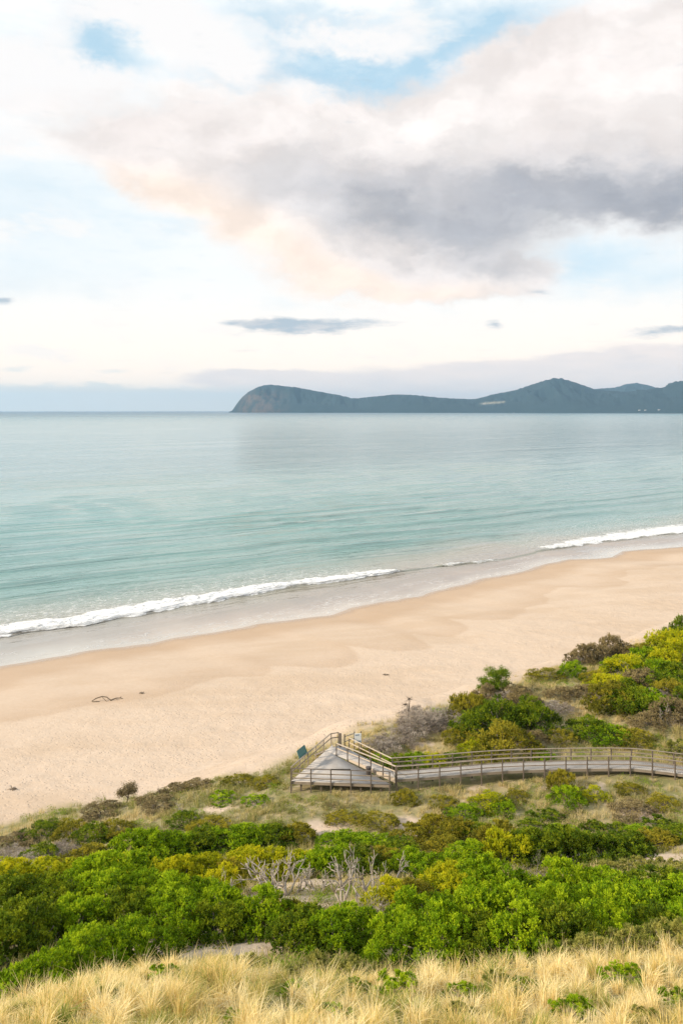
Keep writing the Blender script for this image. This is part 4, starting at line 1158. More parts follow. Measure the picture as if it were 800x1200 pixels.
# driftwood on the beach
gx, gy, gzz = ground_at(124, 822)
mb = MB()
mb.tube([(-1.7, 0, 0.03), (-1.2, 0.15, 0.32), (-0.5, 0.25, 0.5), (0.1, 0.15, 0.42), (0.55, -0.05, 0.12), (0.7, -0.1, 0.0)], [0.05, 0.07, 0.075, 0.07, 0.06, 0.05], 6)
mb.tube([(-1.6, -0.1, 0.02), (-1.1, -0.2, 0.06), (-0.7, -0.2, 0.03)], [0.05, 0.05, 0.03], 5)
mb.tube([(-0.5, 0.2, 0.45), (-0.1, -0.1, 0.2), (0.2, -0.3, 0.03)], [0.04, 0.04, 0.02], 5)
mb.tube([(0.55, 0, 0.1), (0.9, 0.1, 0.18), (1.2, 0.2, 0.25), (1.75, 0.35, 0.2), (2.0, 0.5, 0.05)], [0.06, 0.07, 0.06, 0.05, 0.02], 6)
mb.tube([(1.15, 0.18, 0.22), (1.35, 0.0, 0.1), (1.5, -0.1, 0.0)], [0.04, 0.03, 0.02], 5)
mb.tube([(1.7, 0.33, 0.2), (1.8, 0.35, 0.45)], [0.04, 0.02], 5)
o = mb.build('driftwood_branch', M['drift'], None, True)
o.location = (gx, gy, gzz); o.rotation_euler = (0, 0, 0.1)
tag(o, 'dark arched driftwood branch lying alone on the beach', 'driftwood')

def seaweed(px, py, size, label):
    p = ground_at(px, py); rr = np.random.default_rng(int(px))
    mb = MB()
    for _ in range(9):
        a = rr.uniform(0, 6.28); q = [np.array([0, 0, 0.03])]
        for k in range(4):
            a += rr.normal() * 0.7
            q.append(q[-1] + np.array([math.cos(a), math.sin(a), 0]) * size * 0.25 + np.array([0, 0, rr.normal() * 0.03 + (0.03 if k < 2 else -0.03)]))
        mb.tube(q, [0.03, 0.04, 0.035, 0.03, 0.012], 5)
    o = mb.build('seaweed_clump', M['drift'], None, True); o.location = p
    tag(o, label, 'seaweed', 'seaweed clumps on the beach')


seaweed(14, 926, 0.55, 'small dark seaweed clump near the left edge of the beach')
seaweed(166, 813, 0.45, 'small dark seaweed clump right of the driftwood branch')
seaweed(452, 792, 0.5, 'small dark seaweed clump on the open sand above the grey brush')

# ------------------------------------------------------------------ timber platform, ramp and boardwalk
ZD = 8.4


def P3(p, z):
    return np.array([p[0], p[1], z])


def lerp(a, b, t):
    return np.asarray(a) * (1 - t) + np.asarray(b) * t


def plank_field(poly_l, poly_r, zfn, width=0.14, gap=0.012, thick=0.045, seed=1):
    """boards laid across between two edge lines (lists of xy of equal length)"""
    r = np.random.default_rng(seed)
    V, Fc, A = [], [], []
    L = [np.array(p, float) for p in poly_l]; Rr = [np.array(p, float) for p in poly_r]
    for i in range(len(L) - 1):
        seg = max(np.linalg.norm(L[i + 1] - L[i]), np.linalg.norm(Rr[i + 1] - Rr[i]))
        n = max(1, int(seg / (width + gap)))
        for k in range(n):
            t0 = (k + 0.04) / n; t1 = (k + 0.96) / n
            q = [lerp(L[i], L[i + 1], t0), lerp(Rr[i], Rr[i + 1], t0), lerp(Rr[i], Rr[i + 1], t1), lerp(L[i], L[i + 1], t1)]
            o = len(V); j = r.normal() * 0.003
            zz = [zfn(i + t0), zfn(i + t0), zfn(i + t1), zfn(i + t1)]
            V += [(p[0], p[1], z - thick) for p, z in zip(q, zz)] + [(p[0], p[1], z + j) for p, z in zip(q, zz)]
            Fc += [tuple(o + x for x in f) for f in [(3, 2, 1, 0), (4, 5, 6, 7), (0, 1, 5, 4), (1, 2, 6, 5), (2, 3, 7, 6), (3, 0, 4, 7)]]
            A += [r.random()] * 6
    return mesh_np('boards', np.array(V), np.array(Fc), fattr={'board': A})


def post(parent, x, y, z, top=1.02, down=1.1, s=0.095, mat='post', rz=0.0):
    mb = MB(); mb.box((x, y, z - down), s, s, down + top, rz)
    return mb.build('rail_post', M[mat], parent, bevel=0.008)


def rail(parent, name, pts, z_off, w, h, mat='timber'):
    mb = MB()
    for a, b in zip(pts[:-1], pts[1:]):
        mb.beam(P3(a, a[2] + z_off), P3(b, b[2] + z_off), w, h)
    return mb.build(name, M[mat], parent, bevel=0.006)


# --- viewing platform
A3, B3, C3, Q3 = P3(deckA, ZD), P3(deckB, ZD), P3(deckC, ZD), P3(deckP, ZD)
origin = (A3 + B3 + C3) / 3
plat = empty('viewing_platform', (0, 0, 0))
tag(plat, 'triangular grey timber viewing platform with post and rail fence', 'viewing platform')
lft = [deckA, lerp(deckA, deckC, 0.5), deckC]
# boards run across the triangle, parallel with the near edge
rgt = [deckB, lerp(deckB, deckP, 0.55), deckP]
lft = [deckA, lerp(deckA, deckC, 0.46), lerp(deckA, deckC, 0.84)]
dk = plank_field(lft + [deckC], rgt + [lerp(deckP, deckC, 0.97)], lambda t: ZD)
link('deck', dk, M['deck'], plat)
fr = MB()
for a, b in ((A3, B3), (A3, C3), (B3, Q3)):
    fr.beam(P3(a, ZD - 0.15), P3(b, ZD - 0.15), 0.06, 0.19)
for t in (0.25, 0.5, 0.75):
    fr.beam(P3(lerp(deckA, deckC, t), ZD - 0.15), P3(lerp(deckB, deckP, t), ZD - 0.15), 0.05, 0.18)
fr.build('bearer_frame', M['timber'], plat)
near_t = [0.0, 0.2, 0.4, 0.6, 0.8, 0.985]
out = unit(np.array([0.0, -1.0]))
npts = [P3(lerp(deckA, deckB, t) + out * 0.085, ZD) for t in near_t]
for p in npts: post(plat, *p)
for zo, nm, w, h in ((1.04, 'top_rail', 0.12, 0.045), (0.66, 'mid_rail', 0.04, 0.09), (0.28, 'low_rail', 0.04, 0.09)):
    rail(plat, nm, [npts[0], npts[-1]], zo, w, h, 'post' if nm == 'top_rail' else 'timber')
dirn = unit(deckC - deckA); nl = np.array([-dirn[1], dirn[0]])
fpts = [P3(lerp(deckA, deckC, t) + nl * 0.085, ZD) for t in (0.03, 0.22, 0.41, 0.60, 0.79, 0.99)]
for p in fpts: post(plat, *p, mat='timber')
for zo, nm, w, h in ((1.04, 'top_rail', 0.12, 0.045), (0.62, 'mid_rail', 0.04, 0.09)):
    rail(plat, nm, [fpts[0], fpts[-1]], zo, w, h)
cp = [fpts[-1], P3(at_z(396.5, 872, ZD)[:2], ZD)]
post(plat, *cp[1])
for zo in (1.0, 0.6):
    rail(plat, 'return_rail', cp, zo, 0.04, 0.08)
for t in (0.1, 0.3, 0.5, 0.7, 0.9):                                   # stumps under the near edge
    p = lerp(deckA, deckB, t); mb = MB(); mb.box((p[0], p[1] + 0.25, ZD - 1.5), 0.14, 0.14, 1.25); mb.build('stump', M['post'], plat)

# --- boardwalk with its ramp down to the platform
bw = empty('boardwalk', (0, 0, 0))
tag(bw, 'long grey timber boardwalk with railings on both sides crossing the dunes', 'boardwalk')
ZB = 8.72
cl = []
for px, py in [(462, 908.5), (500, 906), (530, 903.5), (560, 900.8), (590, 898.8), (620, 897.6), (650, 896.8), (680, 896.2), (710, 896), (740, 896.2), (770, 899.2), (800, 903), (850, 909), (920, 916)]:
    cl.append(np.array(at_z(px, py, ZB if px < 745 else ZB - (px - 740) * 0.004)))
cl = np.array(cl)
tan = unit(np.gradient(cl[:, :2], axis=0)); nrm = np.stack([-tan[:, 1], tan[:, 0]], 1)
HW = 0.78
near = cl[:, :2] - nrm * HW; far = cl[:, :2] + nrm * HW
zz = cl[:, 2]
zfn = lambda t: float(np.interp(t, np.arange(len(zz)), zz))
link('walkway', plank_field(near, far, zfn, 0.14, 0.012, 0.045, 2), M['deck'], bw)
# ramp: from the junction down to the beach end of the platform
r_l = [near[0] + np.array([-0.05, 0.0]), deckP + np.array([0.07, 0.03])]
r_r = [far[0] + np.array([-0.05, 0.0]), rampQ]
nz = 4
rl = [lerp(r_l[0], r_l[1], k / nz) for k in range(nz + 1)]; rr_ = [lerp(r_r[0], r_r[1], k / nz) for k in range(nz + 1)]
zr = lambda t: ZB - 0.002 - (ZB - ZD - 0.03) * (t / nz) ** 1.0
link('ramp', plank_field(rl, rr_, zr, 0.14, 0.012, 0.045, 3), M['deck'], bw)
fa = MB()
a0 = lerp(rl[0], rl[-1], 0.0); a1 = lerp(rl[0], rl[-1], 0.78)
o2 = unit(np.array([-(rl[0] - rl[-1])[1], (rl[0] - rl[-1])[0]])) * 0.03
t0, t1 = ZB - 0.05, ZB - (ZB - ZD - 0.03) * 0.78 - 0.05
fa.hexa([P3(a0 - o2, ZD + 0.01), P3(a1 - o2, ZD + 0.01), P3(a1 + o2, ZD + 0.01), P3(a0 + o2, ZD + 0.01)],
        [P3(a0 - o2, t0 + 0.12), P3(a1 - o2, t1 + 0.14), P3(a1 + o2, t1 + 0.14), P3(a0 + o2, t0 + 0.12)])
fa.build('ramp_fascia', M['sunlit'], bw)
# landing towards the beach and two steps down
ext = unit(rl[-1] - rl[0])
land_l = [rl[-1] + ext * 0.05, rl[-1] + ext * 1.5]; land_r = [rr_[-1] + ext * 0.05, rr_[-1] + ext * 1.3]
link('landing', plank_field(land_l, land_r, lambda t: ZD + 0.025, 0.14, 0.012, 0.045, 4), M['deck'], bw)
mbs = MB()
for k in range(6):
    c0 = (land_l[1] + land_r[1]) / 2 + ext * (0.2 + 0.3 * k)
    mbs.box((c0[0], c0[1], ZD - 0.17 * (k + 1)), 1.2, 0.27, 0.05, math.atan2(ext[1], ext[0]) - math.pi / 2)
mbs.build('beach_steps', M['timber'], bw)


def arc_pts(edge, zs, step, shift):
    """points every 'step' metres along an edge polyline"""
    d = np.concatenate([[0], np.cumsum(np.linalg.norm(np.diff(edge, axis=0), axis=1))])
    n = int(round(d[-1] / step)); s_ = np.linspace(0, d[-1], n + 1)
    return [np.array([np.interp(x, d, edge[:, 0]), np.interp(x, d, edge[:, 1]), np.interp(x, d, zs)]) for x in s_]


pn = arc_pts(near - nrm * 0.06, zz, 1.72, 0); pf = arc_pts(far + nrm * 0.06, zz, 1.72, 0)
for side, pts in (('n', pn), ('f', pf)):
    for p in pts:
        post(bw, *p, top=1.0, down=1.2)
    for zo, nm, w, h in ((1.02, 'top_rail', 0.12, 0.045), (0.68, 'mid_rail', 0.04, 0.085), (0.36, 'low_rail', 0.04, 0.085)):
        rail(bw, nm, pts, zo, w, h)
rr_edge = np.array([lerp(rr_[0], rr_[-1], t) for t in (0, 0.25, 0.5, 0.75, 1.0)]); ll_edge = np.array([lerp(rl[0], rl[-1], t) for t in (0, 0.2, 0.4, 0.6, 0.8, 1.0)])
pr = [np.array([*p, zr(nz * t)]) for p, t in zip(rr_edge, (0, 0.25, 0.5, 0.75, 1.0))]
pl = [np.array([*p, zr(nz * t)]) for p, t in zip(ll_edge, (0, 0.2, 0.4, 0.6, 0.8, 1.0))]
for p in pr[1:]: post(bw, *p, top=1.0)
for p in pl[:]: post(bw, *(p + np.array([-0.03, -0.02, 0])), top=1.0, down=0.5)
for pts in (pr, pl):
    for zo, nm, w, h in ((1.02, 'top_rail', 0.12, 0.045), (0.60, 'mid_rail', 0.04, 0.085)):
        rail(bw, nm, [pts[0], pts[-1]], zo, w, h, 'sunlit')
jm = MB()
for e, off in ((near, 0.03), (far, -0.03)):
    for i in range(len(e) - 1):
        jm.beam(P3(e[i] + nrm[i] * off, zz[i] - 0.15), P3(e[i + 1] + nrm[i + 1] * off, zz[i + 1] - 0.15), 0.05, 0.19)
jm.build('side_beam', M['timber'], bw)
for px, py, hgt, s in [(398.6, 877, 1.25, 0.19), (403.6, 876, 1.1, 0.10)]:
    p = at_z(px, py, ZD - 0.1); mb = MB(); mb.box((p[0], p[1], ZD - 0.8), s, s, hgt + 0.75); mb.build('gate_post', M['post'], bw, bevel=0.01)
e0 = np.array(at_z(403.6, 876, ZD - 0.1)); e1 = np.array(at_z(415, 872, ZD - 0.5))
for zo in (0.95, 0.5):
    rail(bw, 'beach_rail', [e0, e1], zo, 0.05, 0.08, 'sunlit')
mb = MB(); mb.box((e1[0], e1[1], e1[2] - 1.0), 0.09, 0.09, 2.0); mb.build('gate_post', M['timber'], bw)

# --- signs on the rails, notice board, bin
mid = lerp(fpts[0], fpts[1], 0.90); d2 = np.array([*dirn, 0.0])


def sign_panel(name, c, along, length, depth, tilt_dir, mat, label, frame_mat, legs=True, slope=32):
    r = empty(name, tuple(c), math.atan2(along[1], along[0]))
    mb = MB(); t = tilt_dir
    ca, sa = math.cos(R(slope)), math.sin(R(slope))
    b = [(-length / 2, -depth / 2 * ca, -depth / 2 * sa * t), (length / 2, -depth / 2 * ca, -depth / 2 * sa * t),
         (length / 2, depth / 2 * ca, depth / 2 * sa * t), (-length / 2, depth / 2 * ca, depth / 2 * sa * t)]
    mb.hexa([(x, y, z + 0.0) for x, y, z in b], [(x, y, z + 0.035) for x, y, z in b])
    mb.build('panel', M[mat], r, bevel=0.006)
    f = MB(); ex = 0.04
    for x in (-length / 2 - 0.02, length / 2 + 0.02):
        f.beam((x, -depth / 2 * ca, -depth / 2 * sa * t + 0.0), (x, depth / 2 * ca, depth / 2 * sa * t + 0.0), 0.036, 0.06)
    f.build('frame', M[frame_mat], r)
    if legs:
        for x in (-length * 0.32, length * 0.32):
            g = MB(); g.box((x, 0.0, -1.12), 0.075, 0.06, 1.1); g.build('leg', M['timber'], r)
    return tag(r, label, 'sign')


ps = at_z(354.5, 899.5, ZD); ang = math.atan2(dirn[1], dirn[0])
sign_panel('information_sign', (ps[0] - 0.05, ps[1] + 0.22, ZD + 1.16), (dirn[0], dirn[1]), 1.35, 0.72, 1, 'sign_green', 'green slanted information panel on the beach side rail of the platform', 'sign_green', True, 68)
pm = lerp(npts[2], npts[3], 0.5)
sign_panel('information_sign', (pm[0], pm[1] + 0.14, ZD + 1.0), (1, 0), 1.50, 0.42, -1, 'sign_dark', 'dark slanted information panel on the near rail of the platform', 'sign_dark', False)
# bin
pb = np.array(at_z(431.5, 908.0, ZD))
bn = empty('rubbish_bin', (pb[0], pb[1], ZD + 0.004), 0.4)
mb = MB(); mb.tube([(0, 0, 0), (0, 0, 0.03), (0, 0, 0.55)], [0.17, 0.19, 0.21], 12); mb.build('body', M['bin_dark'], bn)
mb = MB(); mb.tube([(0, 0, 0.553), (0, 0, 0.60), (0, 0, 0.66)], [0.23, 0.23, 0.12], 12); mb.build('lid', M['bin_dark'], bn)
tag(bn, 'small dark bin standing on the platform beside the ramp', 'bin')
# notice board
pw = np.array(at_z(419, 874.5, ZD - 0.3))
nb = empty('notice_sign', (pw[0], pw[1], ZD - 0.5), 0.15)
for x in (-0.30, 0.30):
    mb = MB(); mb.box((x, 0, -0.5), 0.09, 0.09, 2.0); mb.build('post', M['post'], nb)
mb = MB(); mb.box((0.0, -0.07, 0.55), 0.62, 0.035, 0.80); mb.build('panel', M['sign_white'], nb, bevel=0.004)
mb = MB(); mb.box((-0.06, -0.094, 1.18), 0.36, 0.01, 0.07); mb.box((0.04, -0.094, 0.62), 0.40, 0.01, 0.09); mb.build('printed_block', M['sign_blue'], nb)
tag(nb, 'white notice sign on two posts beside the top of the ramp', 'sign')


# ------------------------------------------------------------------ grasses
def grass_mat(name, c0, c1, c2, trans=0.42):
    m, nt, b = new_mat(name)
    c = nt.ramp(nt.attr('tint'), [(0.0, c0), (0.5, c1), (1.0, c2)])
    pset(nt, b, c, 0.6, spec=0.2)
    tr = nt.node('ShaderNodeBsdfTranslucent'); nt.l.new(c, tr.inputs['Color'])
    mx = nt.node('ShaderNodeMixShader'); mx.inputs[0].default_value = trans
    nt.l.new(b.outputs[0], mx.inputs[1]); nt.l.new(tr.outputs[0], mx.inputs[2])
    nt.l.new(mx.outputs[0], m.node_tree.nodes['Material Output'].inputs['Surface'])
    return m


def blades(cx, cy, cz, h, spread, nper, width, tint, lean, r, arch=0.55, tuft_r=0.10):
    """curved blades, three rows of vertices each; arrays per tuft"""
    n = len(cx); N = n * nper
    i = np.repeat(np.arange(n), nper)
    a = r.uniform(0, 2 * np.pi, N); rad = tuft_r * np.sqrt(r.random(N))
    bx = cx[i] + np.cos(a) * rad; by = cy[i] + np.sin(a) * rad; bz = cz[i] - 0.03
    L = h[i] * r.uniform(0.5, 1.12, N)
    out = spread[i] * r.uniform(0.15, 1.15, N)
    a2 = a + r.normal(size=N) * 0.6; tl = r.normal(size=(n, 2)) * 0.28
    dx = np.cos(a2) * out + lean[0] + tl[i, 0]; dy = np.sin(a2) * out + lean[1] + tl[i, 1]
    sl = np.hypot(dx, dy)
    up1 = 1 / np.sqrt(1 + (sl * 0.5) ** 2)
    p1 = np.stack([bx + dx * 0.35 * L * 0.6, by + dy * 0.35 * L * 0.6, bz + L * 0.62 * up1], 1)
    droop = np.clip(sl * arch * r.uniform(0.5, 1.4, N), 0, 1.1)
    p2 = p1 + np.stack([dx * L * 0.5, dy * L * 0.5, L * (0.40 - 0.42 * droop)], 1)
    p0 = np.stack([bx, by, bz], 1)
    th = r.uniform(0, np.pi, N)
    sd = np.stack([np.cos(th), np.sin(th), 0 * th], 1) * (width * r.uniform(0.7, 1.3, N))[:, None]
    V = np.stack([p0 - sd, p0 + sd, p1 + sd * 0.8, p1 - sd * 0.8, p2 + sd * 0.15, p2 - sd * 0.15], 1)
    o = np.arange(N)[:, None] * 6
    q = np.concatenate([o + np.array([0, 1, 2, 3]), o + np.array([3, 2, 4, 5])], 1).reshape(-1, 4)
    T = np.repeat(np.clip(tint[i] + r.normal(size=N) * 0.19, 0, 1), 2)
    return V.reshape(-1, 3), q, T


def in_view(X, Y, m=1.5):
    return np.abs(X) < 0.42 * Y + m


def near_shrub(X, Y, f=0.8):
    k = np.zeros(len(X), bool)
    for sx, sy, sr in shrub_spots:
        k |= (np.hypot(X - sx, Y - sy) < sr * f)
    return k


def near_walk(X, Y):
    k = np.zeros(len(X), bool)
    k |= (Y > 67.2) & (Y < 76.5) & (X > -5 + (Y - 67.5) * 0.55) & (X < 4.6 - (Y - 67.5) * 0.36)
    yc = np.interp(X, cl[:, 0], cl[:, 1])
    k |= (X > 3.5) & (np.abs(Y - yc) < 1.05)
    return k


r = np.random.default_rng(99)
# foreground tussocks
def fore(n, seed_gap):
    Yq = r.uniform(13.0, 27.5, n); Xq = r.uniform(-17, 17, n)
    kq = in_view(Xq, Yq, 6.0) & (bare_mask(Xq, Yq) < 0.4)
    dens = sstep(27.0, 22.0, Yq - 4.8 * (fbm(Xq / 2.2, Yq / 2.2, 3, 15) - 0.5))
    kq &= (r.random(n) < dens) & ~near_shrub(Xq, Yq, 0.7)
    return Xq[kq], Yq[kq]


X_, Y_ = fore(3600, 0)
Z_ = gz(X_, Y_)
tn = np.clip(0.50 + 1.9 * (fbm(X_ / 1.3, Y_ / 1.3, 3, 16) - 0.5) + r.normal(size=len(X_)) * 0.12, 0.0, 1)
hh = 0.14 + 0.30 * fbm(X_ / 1.8, Y_ / 1.8, 3, 17) + r.uniform(-0.06, 0.10, len(X_))
V1, q1, T1 = blades(X_, Y_, Z_, hh, r.uniform(0.7, 1.6, len(X_)), 46, 0.0052, tn, (0.06, -0.02), r, tuft_r=0.22)
Xc, Yc = fore(1050, 0)
tn = np.clip(0.62 + 1.3 * (fbm(Xc / 1.1, Yc / 1.1, 3, 26) - 0.5) + r.normal(size=len(Xc)) * 0.17, 0.0, 1)
V1c, q1c, T1c = blades(Xc, Yc, gz(Xc, Yc), r.uniform(0.28, 0.62, len(Xc)) + 0.24 * sstep(0.45, 0.7, fbm(Xc / 1.5, Yc / 1.5, 3, 28)), r.uniform(0.5, 1.6, len(Xc)), 120, 0.0075, tn, (0.10, -0.02), r, tuft_r=0.12)
q1 = np.concatenate([q1, q1c + len(V1)]); V1 = np.concatenate([V1, V1c]); T1 = np.concatenate([T1, T1c])
# few tall seed stalks on the crest
n = 130
Y2_ = r.uniform(18.5, 24.5, n); X2_ = r.uniform(-10, 10, n)
k2 = in_view(X2_, Y2_)
X2_, Y2_ = X2_[k2], Y2_[k2]
V2, q2_, T2 = blades(X2_, Y2_, gz(X2_, Y2_), r.uniform(0.8, 1.1, len(X2_)), r.uniform(0.2, 0.4, len(X2_)), 7, 0.0055, np.full(len(X2_), 0.78), (0.15, 0), r, tuft_r=0.06)
fg = mesh_np('foreground_grass', np.concatenate([V1, V2]), np.concatenate([q1, q2_ + len(V1)]), fattr={'tint': np.concatenate([T1, T2])})
M['straw'] = grass_mat('straw_grass', (0.26, 0.33, 0.06), (0.84, 0.64, 0.25), (1.0, 0.87, 0.53))
tag(link('tussock_grass', fg, M['straw']), 'dry straw coloured tussock grass covering the foreground slope', 'grass', kind='stuff')

# dune grass further down
n = 72000
Y_ = r.uniform(22, 150, n); X_ = r.uniform(-48, 68, n)
S_, T_ = st(X_, Y_)
sf = S_ + veg_shift(X_, Y_)
pv = sstep(0.8, -3.5, sf) * (1 - bare_mask(X_, Y_)) * (0.35 + 1.1 * sstep(0.36, 0.58, fbm(X_ / 3.2, Y_ / 3.2, 3, 18)))
k = in_view(X_, Y_, 7.0) & (r.random(n) < pv) & (Y_ > 26)
k[k] &= ~near_shrub(X_[k], Y_[k], 0.72) & ~near_walk(X_[k], Y_[k])
X_, Y_ = X_[k], Y_[k]
tn = np.clip(0.36 + 0.18 * sstep(0, 12, X_) * sstep(70, 80, Y_) + 0.06 * sstep(2, 10, X_) + 1.5 * (fbm(X_ / 5.5, Y_ / 5.5, 3, 19) - 0.5) + r.normal(size=len(X_)) * 0.10, 0, 1)
hh = 0.26 + 0.42 * fbm(X_ / 3.0, Y_ / 3.0, 3, 20) + r.uniform(-0.05, 0.12, len(X_))
print('dune tufts', len(X_), 'fore tufts', len(T1) // 128)
V3, q3, T3 = blades(X_, Y_, gz(X_, Y_), hh, r.uniform(0.5, 1.1, len(X_)), 20, 0.011, tn, (0.12, 0.0), r, tuft_r=0.20)
dg = mesh_np('dune_grass', V3, q3, fattr={'tint': T3})
M['dune_grass'] = grass_mat('dune_grass', (0.22, 0.24, 0.055), (0.58, 0.475, 0.21), (0.78, 0.63, 0.36))
tag(link('dune_grass', dg, M['dune_grass']), 'pale olive and straw dune grass spread over the dunes', 'grass', kind='stuff')

# low mixed ground cover between the shrubs
n = 17000
Y_ = r.uniform(24, 125, n); X_ = r.uniform(-34, 50, n)
S_, T_ = st(X_, Y_)
pv = sstep(0.3, -4.0, S_ + veg_shift(X_, Y_)) * (1 - bare_mask(X_, Y_)) * sstep(0.44, 0.60, fbm(X_ / 4.0, Y_ / 4.0, 4, 61))
k = in_view(X_, Y_, 2.0) & (r.random(n) < pv)
k[k] &= ~near_walk(X_[k], Y_[k]) & ~near_shrub(X_[k], Y_[k], 0.6)
X_, Y_ = X_[k], Y_[k]; n = len(X_)
print('ground cover clumps', n)
nl_ = 70
i_ = np.repeat(np.arange(n), nl_); N = n * nl_
wd_ = r.uniform(0.25, 0.6, n)
dd = r.normal(size=(N, 3)); dd[:, 2] = np.abs(dd[:, 2]); dd = unit(dd)
bs = np.stack([X_[i_], Y_[i_], gz(X_, Y_)[i_]], 1) + dd * np.stack([wd_[i_], wd_[i_], wd_[i_] * 0.75], 1) * (r.random(N) ** 0.4)[:, None]
v_, q_, _ = leaves(bs, dd + r.normal(size=(N, 3)) * 0.5 + np.array([0, 0, 0.4]), r.uniform(0.07, 0.14, N), r.uniform(0.014, 0.026, N), None, r)
tn = np.clip(fbm(X_ / 3.0, Y_ / 3.0, 3, 62) * 1.6 - 0.3 + r.normal(size=n) * 0.18, 0, 1)
gm = mesh_np('ground_cover', v_, q_, fattr={'tint': np.clip(tn[i_] + r.normal(size=N) * 0.1, 0, 1)})
M['cover'] = leaf_mat('cover', (0.21, 0.16, 0.085), (0.23, 0.23, 0.045), (0.23, 0.33, 0.03), 0.34, 0.0)
tag(link('ground_cover', gm, M['cover']), 'low olive and brown ground cover scattered over the dunes', 'ground cover', kind='stuff')

# ------------------------------------------------------------------ air
hz = MB(); hz.box((500, 9000, -20), 47000, 34000, 560)
hzo = link('haze', hz.mesh('haze')); tag(hzo, kind='stuff')
hmat = bpy.data.materials.new('haze'); hmat.use_nodes = True
hn = hmat.node_tree.nodes; hn.clear()
out_ = hn.new('ShaderNodeOutputMaterial'); pvn = hn.new('ShaderNodeVolumePrincipled')
pvn.inputs['Color'].default_value = (0.42, 0.70, 1.0, 1); pvn.inputs['Density'].default_value = 3.6e-5; pvn.inputs['Anisotropy'].default_value = 0.2
hmat.node_tree.links.new(pvn.outputs[0], out_.inputs['Volume'])
hzo.data.materials.append(hmat)

# ------------------------------------------------------------------ sun and sky
SUN_AZ, SUN_EL = -112.0, 27.0              # degrees clockwise from the view direction (+Y)
az = R(SUN_AZ); el = R(SUN_EL)
to_sun = np.array([math.sin(az) * math.cos(el), math.cos(az) * math.cos(el), math.sin(el)])
sd = bpy.data.lights.new('sun', 'SUN'); sd.energy = 3.5; sd.angle = R(7); sd.color = (1.0, 0.86, 0.66)
so = bpy.data.objects.new('sun', sd); C.objects.link(so)
from mathutils import Vector
so.rotation_euler = Vector(-to_sun).to_track_quat('-Z', 'Y').to_euler()
so.location = (-60, -40, 80)

world = bpy.data.worlds.new('World'); bpy.context.scene.world = world; world.use_nodes = True
wt = world.node_tree; wt.nodes.clear(); w = NT(wt)
wo = w.node('ShaderNodeOutputWorld'); bg = w.node('ShaderNodeBackground'); bg.inputs['Strength'].default_value = 0.1
w.l.new(bg.outputs[0], wo.inputs['Surface'])
sky = w.node('ShaderNodeTexSky', sky_type='NISHITA'); sky.sun_disc = False
sky.sun_elevation = el; sky.sun_rotation = az; sky.altitude = 40; sky.air_density = 1.0; sky.dust_density = 1.0; sky.ozone_density = 1.2
D = w.node('ShaderNodeTexCoord').outputs['Generated']
sp = w.node('ShaderNodeSeparateXYZ'); w.l.new(D, sp.inputs[0])
AZ = w.math('ARCTAN2', sp.outputs[0], sp.outputs[1]); EL = w.math('ARCSINE', sp.outputs[2])
cb = w.node('ShaderNodeCombineXYZ'); w.l.new(AZ, cb.inputs[0]); w.l.new(EL, cb.inputs[1])
P = cb.outputs[0]
PS = w.mapping(P, scale=(1, 1.7, 1))


def wn(scale, detail, rough, off):
    return w.noise(w.mapping(PS, loc=off), scale, detail, rough, 'Color')


def centred(c):
    return w.vmath('SUBTRACT', c, (0.5, 0.5, 0.5))


w1 = w.vmath('SCALE', centred(wn(5.0, 3, 0.5, (3, 1, 0))), scale=0.13)
w2 = w.vmath('SCALE', centred(wn(20.0, 5, 0.6, (7, 2, 4))), scale=0.045)
w3 = w.vmath('SCALE', centred(wn(60.0, 5, 0.65, (2, 6, 1))), scale=0.022)
PW = w.vmath('ADD', P, w.vmath('ADD', w.vmath('ADD', w1, w3), w2))                   # strongly warped
PL = w.vmath('ADD', P, w.vmath('ADD', w.vmath('SCALE', w1, scale=0.35), w.vmath('SCALE', w2, scale=0.30)))


def blob(vec, px, py, rx, ry, rot=0.0, wgt=1.0):
    u = (px - 400) / F; v = (HOR - py) / F
    a = math.atan(u); e = math.atan(v * math.cos(a))
    mp = w.mapping(vec, loc=(a, e, 0), rot=(0, 0, R(rot)), scale=(rx / F, ry / F, 1), typ='TEXTURE')
    g = w.node('ShaderNodeTexGradient', gradient_type='SPHERICAL'); w.l.new(mp, g.inputs[0])
    return w.math('MULTIPLY', g.outputs['Fac'], wgt)


def total(vec, items):
    s = None
    for it in items:
        b_ = blob(vec, *it)
        s = b_ if s is None else w.math('ADD', s, b_)
    return s


fb1 = w.noise(w.mapping(PS, loc=(1, 5, 2)), 7.0, 7, 0.58)
fb2 = w.noise(w.mapping(PS, loc=(4, 2, 8)), 16.0, 6, 0.6)
fbc = w.math('ADD', w.math('SUBTRACT', fb1, 0.5), w.math('MULTIPLY', w.math('SUBTRACT', fb2, 0.5), 0.45))
K = 6.6


def kc(r_, g_, b_):
    return (r_ * K, g_ * K, b_ * K)


# clear sky seen through a bright milky veil
blue = total(PW, [(100, 50, 90, 70, 0, 1.2), (420, 78, 290, 42, 2, 1.6), (560, 40, 240, 60, 0, 1.2), (40, 240, 260, 110, 0, 0.5), (720, 320, 260, 60, 0, 0.7), (330, 20, 130, 40, 0, 0.9), (20, 340, 200, 90, 0, 0.25)])
up = w.smooth(EL, 0.5, 1.2, 0, 0.55)
bl = w.math('ADD', w.smooth(w.math('ADD', blue, w.math('MULTIPLY', fbc, 0.5)), 0.05, 1.15), up, clamp=True)
veil = w.mix(w.smooth(EL, 0.02, 0.17), kc(1.30, 1.11, 0.94), kc(0.99, 1.01, 1.01))
skyb = w.mix(0.75, sky.outputs[0], kc(0.58, 0.82, 0.96))
c = w.mix(bl, veil, skyb)
